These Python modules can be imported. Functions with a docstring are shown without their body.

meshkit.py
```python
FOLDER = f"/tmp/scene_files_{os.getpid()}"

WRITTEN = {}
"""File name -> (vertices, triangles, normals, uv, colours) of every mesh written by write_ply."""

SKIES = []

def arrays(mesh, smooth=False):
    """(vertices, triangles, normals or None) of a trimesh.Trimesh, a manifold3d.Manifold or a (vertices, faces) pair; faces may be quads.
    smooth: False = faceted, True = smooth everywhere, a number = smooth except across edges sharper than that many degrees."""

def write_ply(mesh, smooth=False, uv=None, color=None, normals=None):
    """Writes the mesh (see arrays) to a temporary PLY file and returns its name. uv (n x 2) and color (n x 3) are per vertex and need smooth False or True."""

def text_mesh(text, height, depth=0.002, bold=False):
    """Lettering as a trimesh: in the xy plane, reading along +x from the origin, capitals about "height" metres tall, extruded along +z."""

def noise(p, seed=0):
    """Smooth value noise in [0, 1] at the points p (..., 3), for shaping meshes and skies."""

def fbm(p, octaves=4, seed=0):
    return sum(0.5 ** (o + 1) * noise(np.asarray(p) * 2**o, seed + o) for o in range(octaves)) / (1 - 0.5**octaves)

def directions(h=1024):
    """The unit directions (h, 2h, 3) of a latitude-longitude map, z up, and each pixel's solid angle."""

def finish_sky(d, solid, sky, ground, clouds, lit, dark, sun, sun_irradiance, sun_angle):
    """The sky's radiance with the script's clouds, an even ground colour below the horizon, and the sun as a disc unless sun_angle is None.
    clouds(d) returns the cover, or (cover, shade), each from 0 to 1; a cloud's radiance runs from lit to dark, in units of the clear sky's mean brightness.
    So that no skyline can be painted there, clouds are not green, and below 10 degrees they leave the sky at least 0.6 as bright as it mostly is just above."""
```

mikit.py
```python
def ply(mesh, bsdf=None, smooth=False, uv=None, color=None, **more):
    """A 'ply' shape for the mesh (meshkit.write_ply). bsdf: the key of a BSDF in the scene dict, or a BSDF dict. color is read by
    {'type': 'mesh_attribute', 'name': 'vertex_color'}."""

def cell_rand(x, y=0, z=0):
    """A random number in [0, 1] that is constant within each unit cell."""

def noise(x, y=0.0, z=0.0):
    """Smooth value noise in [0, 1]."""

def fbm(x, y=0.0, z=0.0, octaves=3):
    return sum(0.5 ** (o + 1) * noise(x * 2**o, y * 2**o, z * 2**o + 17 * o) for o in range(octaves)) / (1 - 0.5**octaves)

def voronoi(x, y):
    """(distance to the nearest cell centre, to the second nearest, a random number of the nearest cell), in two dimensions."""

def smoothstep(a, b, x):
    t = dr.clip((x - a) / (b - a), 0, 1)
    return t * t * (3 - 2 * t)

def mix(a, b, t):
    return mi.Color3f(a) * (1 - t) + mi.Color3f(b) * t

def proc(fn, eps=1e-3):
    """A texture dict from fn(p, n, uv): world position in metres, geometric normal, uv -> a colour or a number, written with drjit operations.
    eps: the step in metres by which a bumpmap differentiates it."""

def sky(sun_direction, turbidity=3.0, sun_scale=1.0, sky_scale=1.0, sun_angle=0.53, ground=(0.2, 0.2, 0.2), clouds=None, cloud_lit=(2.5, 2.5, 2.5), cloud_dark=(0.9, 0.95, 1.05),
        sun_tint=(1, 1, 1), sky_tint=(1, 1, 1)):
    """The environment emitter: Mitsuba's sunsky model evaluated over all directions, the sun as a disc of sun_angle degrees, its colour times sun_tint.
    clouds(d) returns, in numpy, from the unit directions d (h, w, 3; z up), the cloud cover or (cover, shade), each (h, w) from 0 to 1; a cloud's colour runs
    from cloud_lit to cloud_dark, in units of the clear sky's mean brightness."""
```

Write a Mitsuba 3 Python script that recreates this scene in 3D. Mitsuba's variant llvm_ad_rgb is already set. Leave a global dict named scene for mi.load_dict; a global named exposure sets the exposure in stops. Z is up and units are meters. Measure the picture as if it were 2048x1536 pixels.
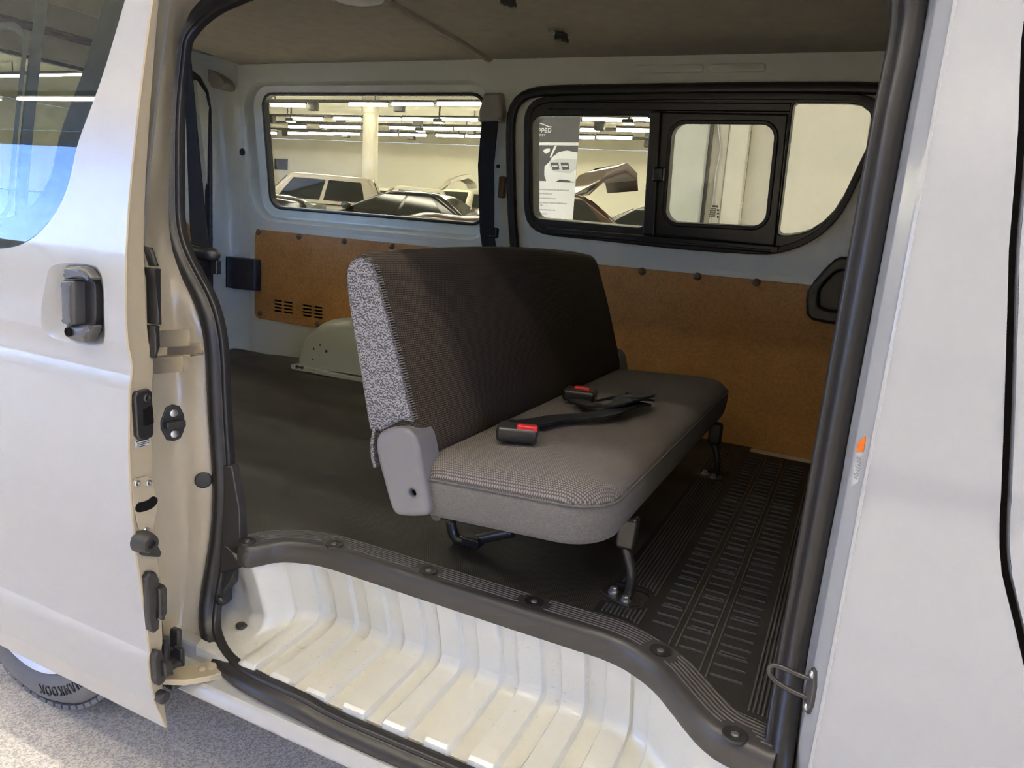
import math
import numpy as np
import trimesh
import shapely
from shapely.geometry import Polygon, LineString, box as sbox
from shapely import affinity
from scipy.interpolate import PchipInterpolator, CubicSpline
import mitsuba as mi
import drjit as dr
import mikit
import meshkit
from mikit import proc, noise, fbm, smoothstep, mix, cell_rand

T = mi.ScalarTransform4f
scene, labels = {}, {}
PI = math.pi

# ------------------------------------------------------------------ camera, sky, lights, exposure
# world: the van's own axes; x = towards the van's front (right in the picture), y = into the van, z = up, ground near the van z = 0
exposure = 0.62
FPX = 1460.0
CAM = np.array([0.0, -0.97, 1.31])
_yaw, _pit, _rol = np.radians([-24.55, 12.12, -4.74])
_f = np.array([math.sin(_yaw) * math.cos(_pit), math.cos(_yaw) * math.cos(_pit), -math.sin(_pit)])
_r = np.array([math.cos(_yaw), -math.sin(_yaw), 0.0])
_d = np.cross(_f, _r)
RIGHT = math.cos(_rol) * _r + math.sin(_rol) * _d
DOWN = -math.sin(_rol) * _r + math.cos(_rol) * _d
scene['camera'] = {'type': 'perspective', 'fov': math.degrees(2 * math.atan(1024 / FPX)), 'fov_axis': 'x', 'near_clip': 0.02, 'far_clip': 500.0,
                   'to_world': T().look_at(origin=CAM.tolist(), target=(CAM + _f).tolist(), up=(-DOWN).tolist())}
scene['sky'] = mikit.sky((0.55, 0.35, 0.75), turbidity=3.0, sun_scale=3.0, sky_scale=19.0, ground=(0.2, 0.2, 0.2), sky_tint=(0.84, 1.03, 1.56))
scene['sky']['sampling_weight'] = 5.0
TUBE_RADIANCE = (31.0, 29.0, 23.0)        # the showroom's warm white tubes
ROW_RADIANCE = {-5.6: (15.0, 13.2, 10.8), -2.4: (26.0, 23.0, 18.5), -0.9: (60.0, 53.0, 43.0)}   # by the row's y; the others:
FAR_ROW_RADIANCE = (32.0, 29.0, 24.5)
SPOT_RADIANCE = (14.0, 13.0, 11.0)


def at(u, v, **k):
    """The point of a plane x=, y= or z= that the photograph's pixel (u, v) shows."""
    (a, t), = k.items()
    i = 'xyz'.index(a)
    q = RIGHT * ((u - 1024) / FPX) + DOWN * ((v - 768) / FPX) + _f
    return CAM + q * ((t - CAM[i]) / q[i])


def ray(u, v):
    return RIGHT * ((u - 1024) / FPX) + DOWN * ((v - 768) / FPX) + _f


# ------------------------------------------------------------------ mesh helpers
def tm(v, f):
    return trimesh.Trimesh(np.asarray(v, float), np.asarray(f, int), process=False)


def cat(ms):
    return trimesh.util.concatenate([m for m in ms if m is not None])


def loft(rings, closed=True, cap0=False, cap1=False):
    """Quads between consecutive rings of equally many points."""
    R = np.asarray(rings, float)
    n, k = R.shape[:2]
    v = R.reshape(-1, 3)
    f = []
    kk = k if closed else k - 1
    for i in range(n - 1):
        for j in range(kk):
            a, b = i * k + j, i * k + (j + 1) % k
            f += [[a, b, b + k], [a, b + k, a + k]]
    extra = []
    for want, base, flip in ((cap0, 0, True), (cap1, (n - 1) * k, False)):
        if want:
            c = len(v) + len(extra)
            extra.append(R.reshape(-1, 3)[base:base + k].mean(0))
            for j in range(k):
                t = [base + j, base + (j + 1) % k, c]
                f.append(t[::-1] if flip else t)
    if extra:
        v = np.vstack([v, extra])
    return tm(v, f)


def frames(path, closed=False, up=(0, 0, 1)):
    P = np.asarray(path, float)
    t = np.roll(P, -1, 0) - np.roll(P, 1, 0) if closed else np.gradient(P, axis=0)
    t /= np.linalg.norm(t, axis=1, keepdims=True) + 1e-12
    up = np.asarray(up, float)
    if up.ndim == 1:
        up = np.tile(up, (len(P), 1))
    a = np.cross(t, up)
    a /= np.linalg.norm(a, axis=1, keepdims=True) + 1e-12
    b = np.cross(a, t)
    return P, t, a, b


def sweep(path, prof, closed=False, up=(0, 0, 1), prof_closed=True, caps=True):
    """Sweeps the 2D profile (a along t x up, b along up) along the path."""
    P, t, a, b = frames(path, closed, up)
    prof = np.asarray(prof, float)
    rings = P[:, None] + prof[None, :, :1] * a[:, None] + prof[None, :, 1:] * b[:, None]
    if closed:
        rings = np.concatenate([rings, rings[:1]])
    m = loft(rings, prof_closed, caps and not closed and prof_closed, caps and not closed and prof_closed)
    m.invert()
    return m


def circ(r, n=12, ry=None):
    a = np.arange(n) * 2 * PI / n
    return np.stack([r * np.cos(a), (ry or r) * np.sin(a)], 1)


def tube(path, r, n=10, closed=False):
    P = np.asarray(path, float)
    t = P[-1] - P[0] if not closed else np.array([1.0, 0, 0])
    up = (0, 0, 1) if abs(t[2]) < 0.8 * np.linalg.norm(t) + 1e-9 else (0.3, 1, 0.1)
    return sweep(P, circ(r, n), closed, up)


def spline(pts, n, closed=False):
    P = np.asarray(pts, float)
    if closed:
        P = np.vstack([P, P[:1]])
    d = np.r_[0, np.cumsum(np.linalg.norm(np.diff(P, axis=0), axis=1) ** 0.5 + 1e-9)]
    cs = CubicSpline(d, P, bc_type='periodic' if closed else 'natural')
    return cs(np.linspace(0, d[-1], n, endpoint=not closed))


def resample(P, n, closed=True):
    P = np.asarray(P, float)
    Q = np.vstack([P, P[:1]]) if closed else P
    d = np.r_[0, np.cumsum(np.linalg.norm(np.diff(Q, axis=0), axis=1))]
    s = np.linspace(0, d[-1], n, endpoint=not closed)
    return np.stack([np.interp(s, d, Q[:, i]) for i in range(Q.shape[1])], 1)


def rrect(x0, x1, y0, y1, r, n=6):
    out = []
    for cx, cy, a0 in ((x1 - r, y1 - r, 0), (x0 + r, y1 - r, 90), (x0 + r, y0 + r, 180), (x1 - r, y0 + r, 270)):
        for k in range(n + 1):
            a = math.radians(a0 + 90 * k / n)
            out.append((cx + r * math.cos(a), cy + r * math.sin(a)))
    return np.array(out)


def inset(P, d):
    """A closed 2D contour (counter-clockwise) moved inwards by d along its vertex normals."""
    P = np.asarray(P, float)
    e = np.roll(P, -1, 0) - P
    n = np.stack([-e[:, 1], e[:, 0]], 1)
    n /= np.linalg.norm(n, axis=1, keepdims=True) + 1e-12
    m = n + np.roll(n, 1, 0)
    m /= np.maximum((m * m).sum(1, keepdims=True), 0.6) / 2
    return P + m * d


def clean(ring, tol=1e-6):
    P = np.asarray(ring, float)
    if np.allclose(P[0], P[-1]):
        P = P[:-1]
    keep = np.linalg.norm(P - np.roll(P, 1, 0), axis=1) > tol
    return P[keep]


def prism(poly, d0, d1, fr, bev=0.0, steps=3):
    """A polygon (holes allowed) extruded from depth d0 to the visible face d1 with a rounded edge, mapped by fr(points n x 3: a, b, depth)."""
    if not isinstance(poly, Polygon):
        poly = Polygon(poly)
    poly = shapely.geometry.polygon.orient(poly.buffer(0), 1.0)
    sgn = 1.0 if d1 > d0 else -1.0
    levels = [(0.0, d0)] + [(bev * (1 - math.cos(a)), d1 - sgn * bev * (1 - math.sin(a))) for a in np.linspace(0, PI / 2, steps + 1)] if bev else [(0.0, d0), (0.0, d1)]
    ms, top, bottom = [], [], []
    for ring in [poly.exterior, *poly.interiors]:
        P = clean(ring.coords)
        rings = [np.c_[inset(P, b) if b else P, np.full(len(P), z)] for b, z in levels]
        ms.append(loft(rings))
        top.append(rings[-1][:, :2])
        bottom.append(P)
    for rs, z in ((top, d1), (bottom, d0)):
        try:
            v, f = trimesh.creation.triangulate_polygon(Polygon(rs[0], rs[1:]), engine='earcut')
            ms.append(tm(np.c_[v, np.full(len(v), z)], f))
        except Exception:
            pass
    m = cat(ms)
    m.vertices = fr(np.array(m.vertices))
    m.merge_vertices(digits_vertex=6)
    return m


def fr_xz(y0=0.0):      # (a, b, d) -> x, y0 + d, z
    return lambda p: np.c_[p[:, 0], y0 + p[:, 2], p[:, 1]]


def fr_yz(x0=0.0):
    return lambda p: np.c_[x0 + p[:, 2], p[:, 0], p[:, 1]]


def fr_xy(z0=0.0):
    return lambda p: np.c_[p[:, 0], p[:, 1], z0 + p[:, 2]]


def fr_axes(o, ex, ey, ez):
    o, ex, ey, ez = (np.asarray(q, float) for q in (o, ex, ey, ez))
    return lambda p: o + p[:, :1] * ex + p[:, 1:2] * ey + p[:, 2:3] * ez


def rbox(x0, x1, y0, y1, z0, z1, r=0.004):
    """A box with rounded upper and side edges."""
    r = min(r, 0.49 * min(x1 - x0, y1 - y0, z1 - z0))
    P = rrect(x0, x1, y0, y1, r, 3)
    rings = []
    for a in np.linspace(0, PI / 2, 4):
        rings.append(np.c_[inset(P, r * (1 - math.sin(a))), np.full(len(P), z0 + r * (1 - math.cos(a)))])
    for a in np.linspace(0, PI / 2, 4):
        rings.append(np.c_[inset(P, r * (1 - math.cos(a))), np.full(len(P), z1 - r * (1 - math.sin(a)))])
    m = loft(rings, True, True, True)
    m.merge_vertices(digits_vertex=6)
    return m


def lathe(prof, o, axis, n=24):
    """(radius, height) pairs turned about the axis through o."""
    axis = np.asarray(axis, float) / np.linalg.norm(axis)
    a = np.cross(axis, [0, 0, 1] if abs(axis[2]) < 0.9 else [1, 0, 0])
    a /= np.linalg.norm(a)
    b = np.cross(axis, a)
    c = circ(1, n)
    rings = [np.asarray(o) + h * axis + max(r, 1e-5) * (c[:, :1] * a + c[:, 1:] * b) for r, h in prof]
    return loft(rings)


def banded(poly, zs, fmap):
    """A polygon in (a, b) cut into bands of b and mapped by fmap, so that a curved surface keeps its shape."""
    ms = []
    x0, y0, x1, y1 = poly.bounds
    zs = [z for z in zs if y0 < z < y1]
    zs = [y0 - 1e-6, *zs, y1 + 1e-6]
    for a, b in zip(zs, zs[1:]):
        g = poly.intersection(sbox(x0 - 1, a, x1 + 1, b))
        for q in getattr(g, 'geoms', [g]):
            if q.geom_type == 'Polygon' and q.area > 1e-9:
                v, f = trimesh.creation.triangulate_polygon(q, engine='earcut')
                ms.append(tm(fmap(np.asarray(v)), f))
    m = cat(ms)
    m.merge_vertices(digits_vertex=6)
    return m


def grid(fn, us, vs):
    """A surface fn(u, v) -> point over a rectangle."""
    U, V = np.meshgrid(us, vs, indexing='ij')
    P = fn(U.ravel(), V.ravel())
    n, k = U.shape
    f = []
    for i in range(n - 1):
        for j in range(k - 1):
            a = i * k + j
            f += [[a, a + k, a + k + 1], [a, a + k + 1, a + 1]]
    return tm(P, f)


used = {}


def numbered(key):
    used[key] = used.get(key, 0) + 1
    return key if used[key] == 1 else f'{key}_{used[key] - 1:03d}'


def add(key, mesh, mat, smooth=35, label=None, uv=None, **kw):
    key = numbered(key)
    scene[key] = mikit.ply(mesh, 'm_' + mat, smooth=smooth, uv=uv, **kw)
    if label:
        labels.setdefault(key, {})['label'] = label
    return key


def again(key, source, to_world=None, mat=None):
    """A further entry that shares the source's mesh."""
    key = numbered(key)
    d = dict(scene[source])
    if to_world is not None:
        d['to_world'] = to_world
    if mat:
        d['bsdf'] = {'type': 'ref', 'id': 'm_' + mat}
    scene[key] = d
    return key


def tag(key, label=None, category=None, group=None, kind=None):
    d = labels.setdefault(key, {})
    for k, v in (('label', label), ('category', category), ('group', group), ('kind', kind)):
        if v:
            d[k] = v


# ------------------------------------------------------------------ materials
def rgb(*c):
    return {'type': 'rgb', 'value': list(c)}


def mat(name, base, rough=0.5, spec=0.5, bump=None, two=True, **kw):
    b = {'type': 'principled', 'base_color': base if isinstance(base, dict) else rgb(*base), 'roughness': rough, 'specular': spec, **kw}
    if bump:
        b = {'type': 'bumpmap', 'scale': bump[1], 'tex': bump[0], 'nested': b}
    scene['m_' + name] = {'type': 'twosided', 'bsdf': b} if two else b


def plastic(name, base, alpha=0.05, ior=1.5):
    scene['m_' + name] = {'type': 'twosided', 'bsdf': {'type': 'roughplastic', 'diffuse_reflectance': base if isinstance(base, dict) else rgb(*base), 'alpha': alpha, 'int_ior': ior, 'nonlinear': True}}


plastic('white_paint', (0.575, 0.585, 0.595), 0.04)
plastic('white_inner_paint', proc(lambda p, n, uv: mix((0.91, 0.915, 0.85), (0.87, 0.875, 0.81), smoothstep(0.55, 0.8, fbm(p.x * 5, p.y * 5, p.z * 7, 3)))), 0.07)
plastic('cream_paint', (0.60, 0.545, 0.43), 0.06)


def chips(p, n, uv):
    a = smoothstep(0.79, 0.83, noise(p.x * 60, p.y * 60, p.z * 45)) * smoothstep(0.5, 0.62, noise(p.x * 7 + 3, p.y * 7, p.z * 7))
    return mix((0.84, 0.86, 0.80), (0.10, 0.10, 0.10), a)


plastic('worn_paint', proc(chips), 0.08)


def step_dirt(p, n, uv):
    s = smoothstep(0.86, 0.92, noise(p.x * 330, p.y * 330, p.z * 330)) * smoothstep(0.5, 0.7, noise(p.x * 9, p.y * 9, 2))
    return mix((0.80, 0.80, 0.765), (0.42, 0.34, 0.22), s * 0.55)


plastic('step_paint_lifted', proc(step_dirt), 0.05)  # same body paint as outside, lightened in colour to stand in for stronger light
mat('seal_rubber', (0.012, 0.012, 0.014), 0.4, 0.4)
mat('soft_rubber', (0.018, 0.018, 0.02), 0.55, 0.4)
mat('black_plastic', (0.012, 0.0125, 0.0145), 0.35, 0.5)
mat('navy_plastic', (0.015, 0.018, 0.03), 0.4, 0.5)
mat('window_frame_black', (0.008, 0.0105, 0.012), 0.35, 0.5)
mat('trim_plastic', (0.026, 0.025, 0.027), 0.42, 0.45)
mat('trim_ridge', (0.11, 0.105, 0.10), 0.4, 0.5)
mat('handle_plastic', (0.036, 0.037, 0.041), 0.36, 0.5)
mat('grey_plastic', (0.125, 0.125, 0.138), 0.45, 0.4)
mat('beige_plastic', (0.30, 0.28, 0.24), 0.5, 0.4)
mat('dark_hole', (0.004, 0.004, 0.005), 0.8, 0.1)
mat('belt_webbing', (0.012, 0.013, 0.017), 0.7, 0.25)
mat('red_plastic', (0.55, 0.012, 0.02), 0.4, 0.5)
mat('bolt_steel', (0.55, 0.55, 0.54), 0.3, 0.5, metallic=0.9)
mat('screw_steel', (0.16, 0.16, 0.16), 0.3, 0.5, metallic=0.7)
mat('front_wall_grey', (0.26, 0.25, 0.23), 0.8, 0.2)
mat('dark_steel', (0.03, 0.03, 0.032), 0.3, 0.6, metallic=0.3)
mat('black_mark', (0.015, 0.015, 0.015), 0.7, 0.2)
mat('grey_mark', (0.30, 0.30, 0.29), 0.7, 0.2)
mat('white_print', (0.55, 0.55, 0.52), 0.5, 0.3)
mat('orange_print', (0.85, 0.20, 0.03), 0.5, 0.3)
mat('banner_dark', (0.055, 0.055, 0.055), 0.6, 0.2)
mat('banner_grey', (0.42, 0.42, 0.41), 0.6, 0.2)
mat('rim_paint', (0.75, 0.76, 0.80), 0.3, 0.5)
mat('screen_black', (0.03, 0.03, 0.034), 0.25, 0.5)


def headlining_tex(p, n, uv):
    return mix((0.25, 0.23, 0.195), (0.31, 0.285, 0.24), fbm(p.x * 30, p.y * 30, 0, 3))


mat('headlining', proc(headlining_tex), 0.85, 0.15)


def ply_tex(p, n, uv):
    a = fbm(p.x * 10, p.z * 14, 2.0, 4)
    b = noise(p.x * 170, p.z * 170)
    c = mix((0.42, 0.205, 0.065), (0.53, 0.275, 0.09), a)
    spots = smoothstep(0.84, 0.88, noise(p.x * 30, p.z * 22, 7)) * smoothstep(0.45, 0.6, noise(p.x * 3, p.z * 3, 4))
    return mix(c * (0.86 + 0.28 * b), (0.13, 0.06, 0.02), spots * 0.15)


mat('hardboard', proc(ply_tex), 0.5, 0.35)
mat('rivet_brown', (0.13, 0.085, 0.05), 0.45, 0.4)


def weave(a, b):
    """Knit of small honeycomb bumps, 0 to 1."""
    r = dr.floor(b)
    x = a + 0.5 * (r - 2 * dr.floor(r * 0.5))
    fx, fy = x - dr.floor(x) - 0.5, b - r - 0.5
    return dr.maximum(0, 1 - 3.6 * (fx * fx + fy * fy))


def cushion_tex(p, n, uv):
    w = weave(p.x * 215, p.y * 265)
    return mix((0.042, 0.038, 0.036), (0.25, 0.23, 0.222), w)


def back_tex(p, n, uv):
    w = weave(p.y * 215, p.z * 265)
    return mix((0.007, 0.006, 0.0055), (0.054, 0.042, 0.034), w)


def knit_tex(p, n, uv):
    return mix((0.05, 0.05, 0.056), (0.235, 0.235, 0.265), smoothstep(0.25, 0.75, noise(p.x * 430, p.y * 430, p.z * 430)))


mat('seat_top_fabric', proc(cushion_tex), 0.85, 0.2, bump=(proc(lambda p, n, uv: weave(p.x * 215, p.y * 265)), 0.0012))
mat('seat_back_fabric', proc(back_tex), 0.85, 0.2)
mat('seat_skirt_fabric', proc(lambda p, n, uv: mix((0.078, 0.075, 0.074), (0.108, 0.104, 0.103), noise(p.x * 400, p.y * 400, p.z * 400))), 0.9, 0.15)
mat('seat_side_knit', proc(knit_tex), 0.9, 0.15)


def diamond(p):
    a, b = (p.x + p.y * 0.6) * 700, (p.x - p.y * 0.6) * 700
    return dr.abs(dr.sin(a)) * dr.abs(dr.sin(b))


mat('vinyl_mat', proc(lambda p, n, uv: mix((0.014, 0.014, 0.0145), (0.050, 0.049, 0.045), diamond(p) * (0.4 + 1.2 * noise(p.x * 4 + p.y * 2, p.y * 9)))), 0.42, 0.45,
    bump=(proc(lambda p, n, uv: diamond(p)), 0.0012))
mat('rubber_mat', (0.012, 0.012, 0.013), 0.48, 0.4)
mat('rubber_ridge', (0.04, 0.04, 0.041), 0.4, 0.45)
mat('tyre_rubber', (0.135, 0.137, 0.145), 0.6, 0.3)
mat('tyre_letter', (0.02, 0.02, 0.021), 0.6, 0.3)


def ground_tex(p, n, uv):
    a = noise(p.x * 400, p.y * 400)
    b = noise(p.x * 190, p.y * 190, 5)
    return mix((0.50, 0.475, 0.44), (0.92, 0.88, 0.82), smoothstep(0.2, 0.75, 0.55 * a + 0.45 * b))


mat('speckled_floor', proc(ground_tex), 0.4, 0.4)
mat('showroom_wall', (0.80, 0.76, 0.62), 0.8, 0.2)
mat('showroom_grey_wall', (0.66, 0.67, 0.62), 0.8, 0.2)
mat('showroom_ceiling', (0.42, 0.41, 0.36), 0.9, 0.1)
mat('column_cream', (0.62, 0.585, 0.48), 0.7, 0.2)
mat('partition_white', (0.31, 0.295, 0.235), 0.6, 0.3)
mat('partition_grey', (0.25, 0.26, 0.22), 0.6, 0.3)
mat('column_paint', (0.29, 0.275, 0.215), 0.7, 0.2)
mat('fixture_black', (0.02, 0.02, 0.02), 0.5, 0.3)
plastic('car_white', (0.74, 0.71, 0.62), 0.04)
plastic('car_champagne', (0.60, 0.56, 0.46), 0.05)
plastic('car_black', (0.012, 0.012, 0.013), 0.02)
plastic('car_brown', (0.085, 0.04, 0.022), 0.03)
plastic('car_glass', (0.015, 0.02, 0.018), 0.01)
plastic('car_glass_pale', (0.20, 0.22, 0.19), 0.01)
plastic('car_silver', (0.45, 0.44, 0.40), 0.05)
scene['m_clear_glass'] = {'type': 'thindielectric', 'int_ior': 1.5, 'specular_transmittance': rgb(0.90, 0.93, 0.83)}
scene['m_door_glass'] = {'type': 'thindielectric', 'int_ior': 1.40, 'specular_transmittance': rgb(0.44, 0.50, 0.44)}
scene['m_lamp'] = {'type': 'diffuse', 'reflectance': rgb(0.8, 0.8, 0.8)}


def area(c, w=1.0):
    return {'type': 'area', 'radiance': rgb(*c), 'sampling_weight': float(w)}


# ------------------------------------------------------------------ the showroom around the van
ZF = 0.625                                  # the van's cargo floor
UP = 0.45                                   # the showroom's floor rises beyond the van
XL, XR, YB, YW, ZC = -34.0, 22.0, -8.0, 31.0, 4.95


def struct(key, mesh, m, smooth=False):
    k = add(key, mesh, m, smooth)
    tag(k, kind='structure')
    return k


P = np.array([[YB, -0.25], [YB, 0.0], [4.0, 0.0], [9.0, UP], [YW, UP], [YW, UP - 0.25], [9.0, UP - 0.25], [4.0, -0.25]])
struct('floor', prism(P, XL, XR, lambda p: np.c_[p[:, 2], p[:, 0], p[:, 1]]), 'speckled_floor')
struct('ceiling', rbox(XL, XR, YB, YW, ZC, ZC + 0.2, 0.01), 'showroom_ceiling')
struct('wall_back', rbox(XL, XR, YW, YW + 0.2, UP, ZC, 0.01), 'showroom_wall')
struct('wall_left', rbox(XL - 0.2, XL, YB, YW, 0, ZC, 0.01), 'showroom_wall')
struct('wall_right', rbox(XR, XR + 0.2, YB, YW, 0, ZC, 0.01), 'showroom_wall')
# the wall behind the camera has the shop front; its right opening is added to light the bench
struct('wall_front', prism(Polygon(sbox(XL, -0.0, XR, ZC).exterior, [sbox(-31, 1.1, -7.0, 4.75).exterior.coords, sbox(7.0, 0.35, 20.0, 4.75).exterior.coords]), YB - 0.25, YB, fr_xz()), 'front_wall_grey')

# tubes of the lighting rows: (left u, right u, v) read from the photograph, all 4.55 m above the ground
ZL = 4.55
row_spots = [
    (515, 533, 211), (544.5, 610, 210.5), (700, 774, 209), (786, 865, 208.5), (876, 962, 208),
    (586, 643, 237.5), (670, 720, 237.5), (752, 800, 238), (808, 874, 238.5), (882, 953, 239), (961, 990, 239),
    (580, 610, 253.5), (644, 694, 253.5), (701, 720, 254.5), (782, 837, 256), (845, 903, 257), (912, 972, 258),
    (517, 550, 266), (570, 612, 266.5), (621, 663, 267), (670, 716, 267.5), (753, 793, 269), (803, 850, 270), (875, 925, 271.5), (934, 985, 272.5),
    (1167, 1252, 239), (1266, 1330, 239), (1162, 1198, 260), (1235, 1310, 260.5), (1160, 1188, 275), (1196, 1262, 275.5), (1294, 1345, 276)]
ORD = ('first', 'second', 'third', 'fourth', 'fifth', 'sixth', 'seventh', 'eighth', 'ninth', 'tenth', 'eleventh')
seen = {}
for u0, u1, v in row_spots:
    a, b = at(u0, v, z=ZL), at(u1, v + 0.0, z=ZL)
    y = (a[1] + b[1]) / 2
    k = numbered('ceiling_light')
    w = 'upper' if v < 220 else 'second' if v < 245 else 'third' if v < 262 else 'lowest'
    win = 'fixed rear' if u0 < 1000 else 'sliding'
    seen[w, win] = seen.get((w, win), 0) + 1
    tag(k, f'white tube light, {ORD[seen[w, win] - 1]} from left in the {w} row of the {win} window', 'light', f'tube lights in the {w} row')
    x0, x1 = a[0], b[0]
    add(k + '__housing', rbox(x0 - 0.02, x1 + 0.02, y - 0.05, y + 0.05, ZL + 0.05, ZL + 0.11, 0.01), 'fixture_black')
    add(k + '__tube', tube([[x0, y, ZL], [(x0 + x1) / 2, y, ZL], [x1, y, ZL]], 0.055, 8), 'lamp', True, emitter=area(TUBE_RADIANCE, 0.12))
for i, v in enumerate((214, 243, 257, 271)):                     # the rails that carry the rows
    c = at(750, v, z=ZL)
    k = add('light_rail', rbox(c[0] - 14, c[0] + 18, c[1] - 0.05, c[1] + 0.05, ZL + 0.115, ZL + 0.2, 0.01), 'fixture_black')
    tag(k, f'long black ceiling rail carrying the {("upper", "second", "third", "lowest")[i]} row of tube lights', 'light rail')
    add(k + '__hanger', cat([rbox(c[0] + dx - 0.012, c[0] + dx + 0.012, c[1] - 0.012, c[1] + 0.012, ZL + 0.19, ZC, 0.002) for dx in np.arange(-12, 17, 4.0)]), 'fixture_black')
    labels[k + '__hanger'] = {'kind': 'stuff'}
    for j in range(7):
        x = c[0] - 9 + 3.3 * j + 0.9 * (i % 2)
        add(k + '__junction_box', rbox(x - 0.16, x + 0.16, c[1] - 0.09, c[1] + 0.09, ZL - 0.13, ZL + 0.112, 0.02), 'fixture_black')
for i, (u, v) in enumerate(((582, 243), (878, 245), (841, 262), (974, 264), (1257, 247))):
    c = at(u, v, z=ZL - 0.12)
    k = numbered('spotlight')
    tag(k, ('short bright floodlight under the second light row, left end', 'short bright floodlight under the second light row, right of the column', 'short bright floodlight under the third light row, right of the column',
            'short bright floodlight half behind the window pillar belt', 'short bright floodlight right of the roll-up banner')[i], 'light', 'floodlights below the light rails')
    add(k + '__head', rbox(c[0] - 0.17, c[0] + 0.17, c[1] - 0.12, c[1] + 0.12, c[2], c[2] + 0.11, 0.02), 'fixture_black')
    add(k + '__lens', rbox(c[0] - 0.15, c[0] + 0.15, c[1] - 0.1, c[1] + 0.1, c[2] - 0.03, c[2] - 0.001, 0.01), 'lamp', False, emitter=area(SPOT_RADIANCE, 0.03))
    add(k + '__bracket', rbox(c[0] - 0.02, c[0] + 0.02, c[1] - 0.02, c[1] + 0.02, c[2] + 0.1, ZC, 0.004), 'fixture_black')
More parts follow.
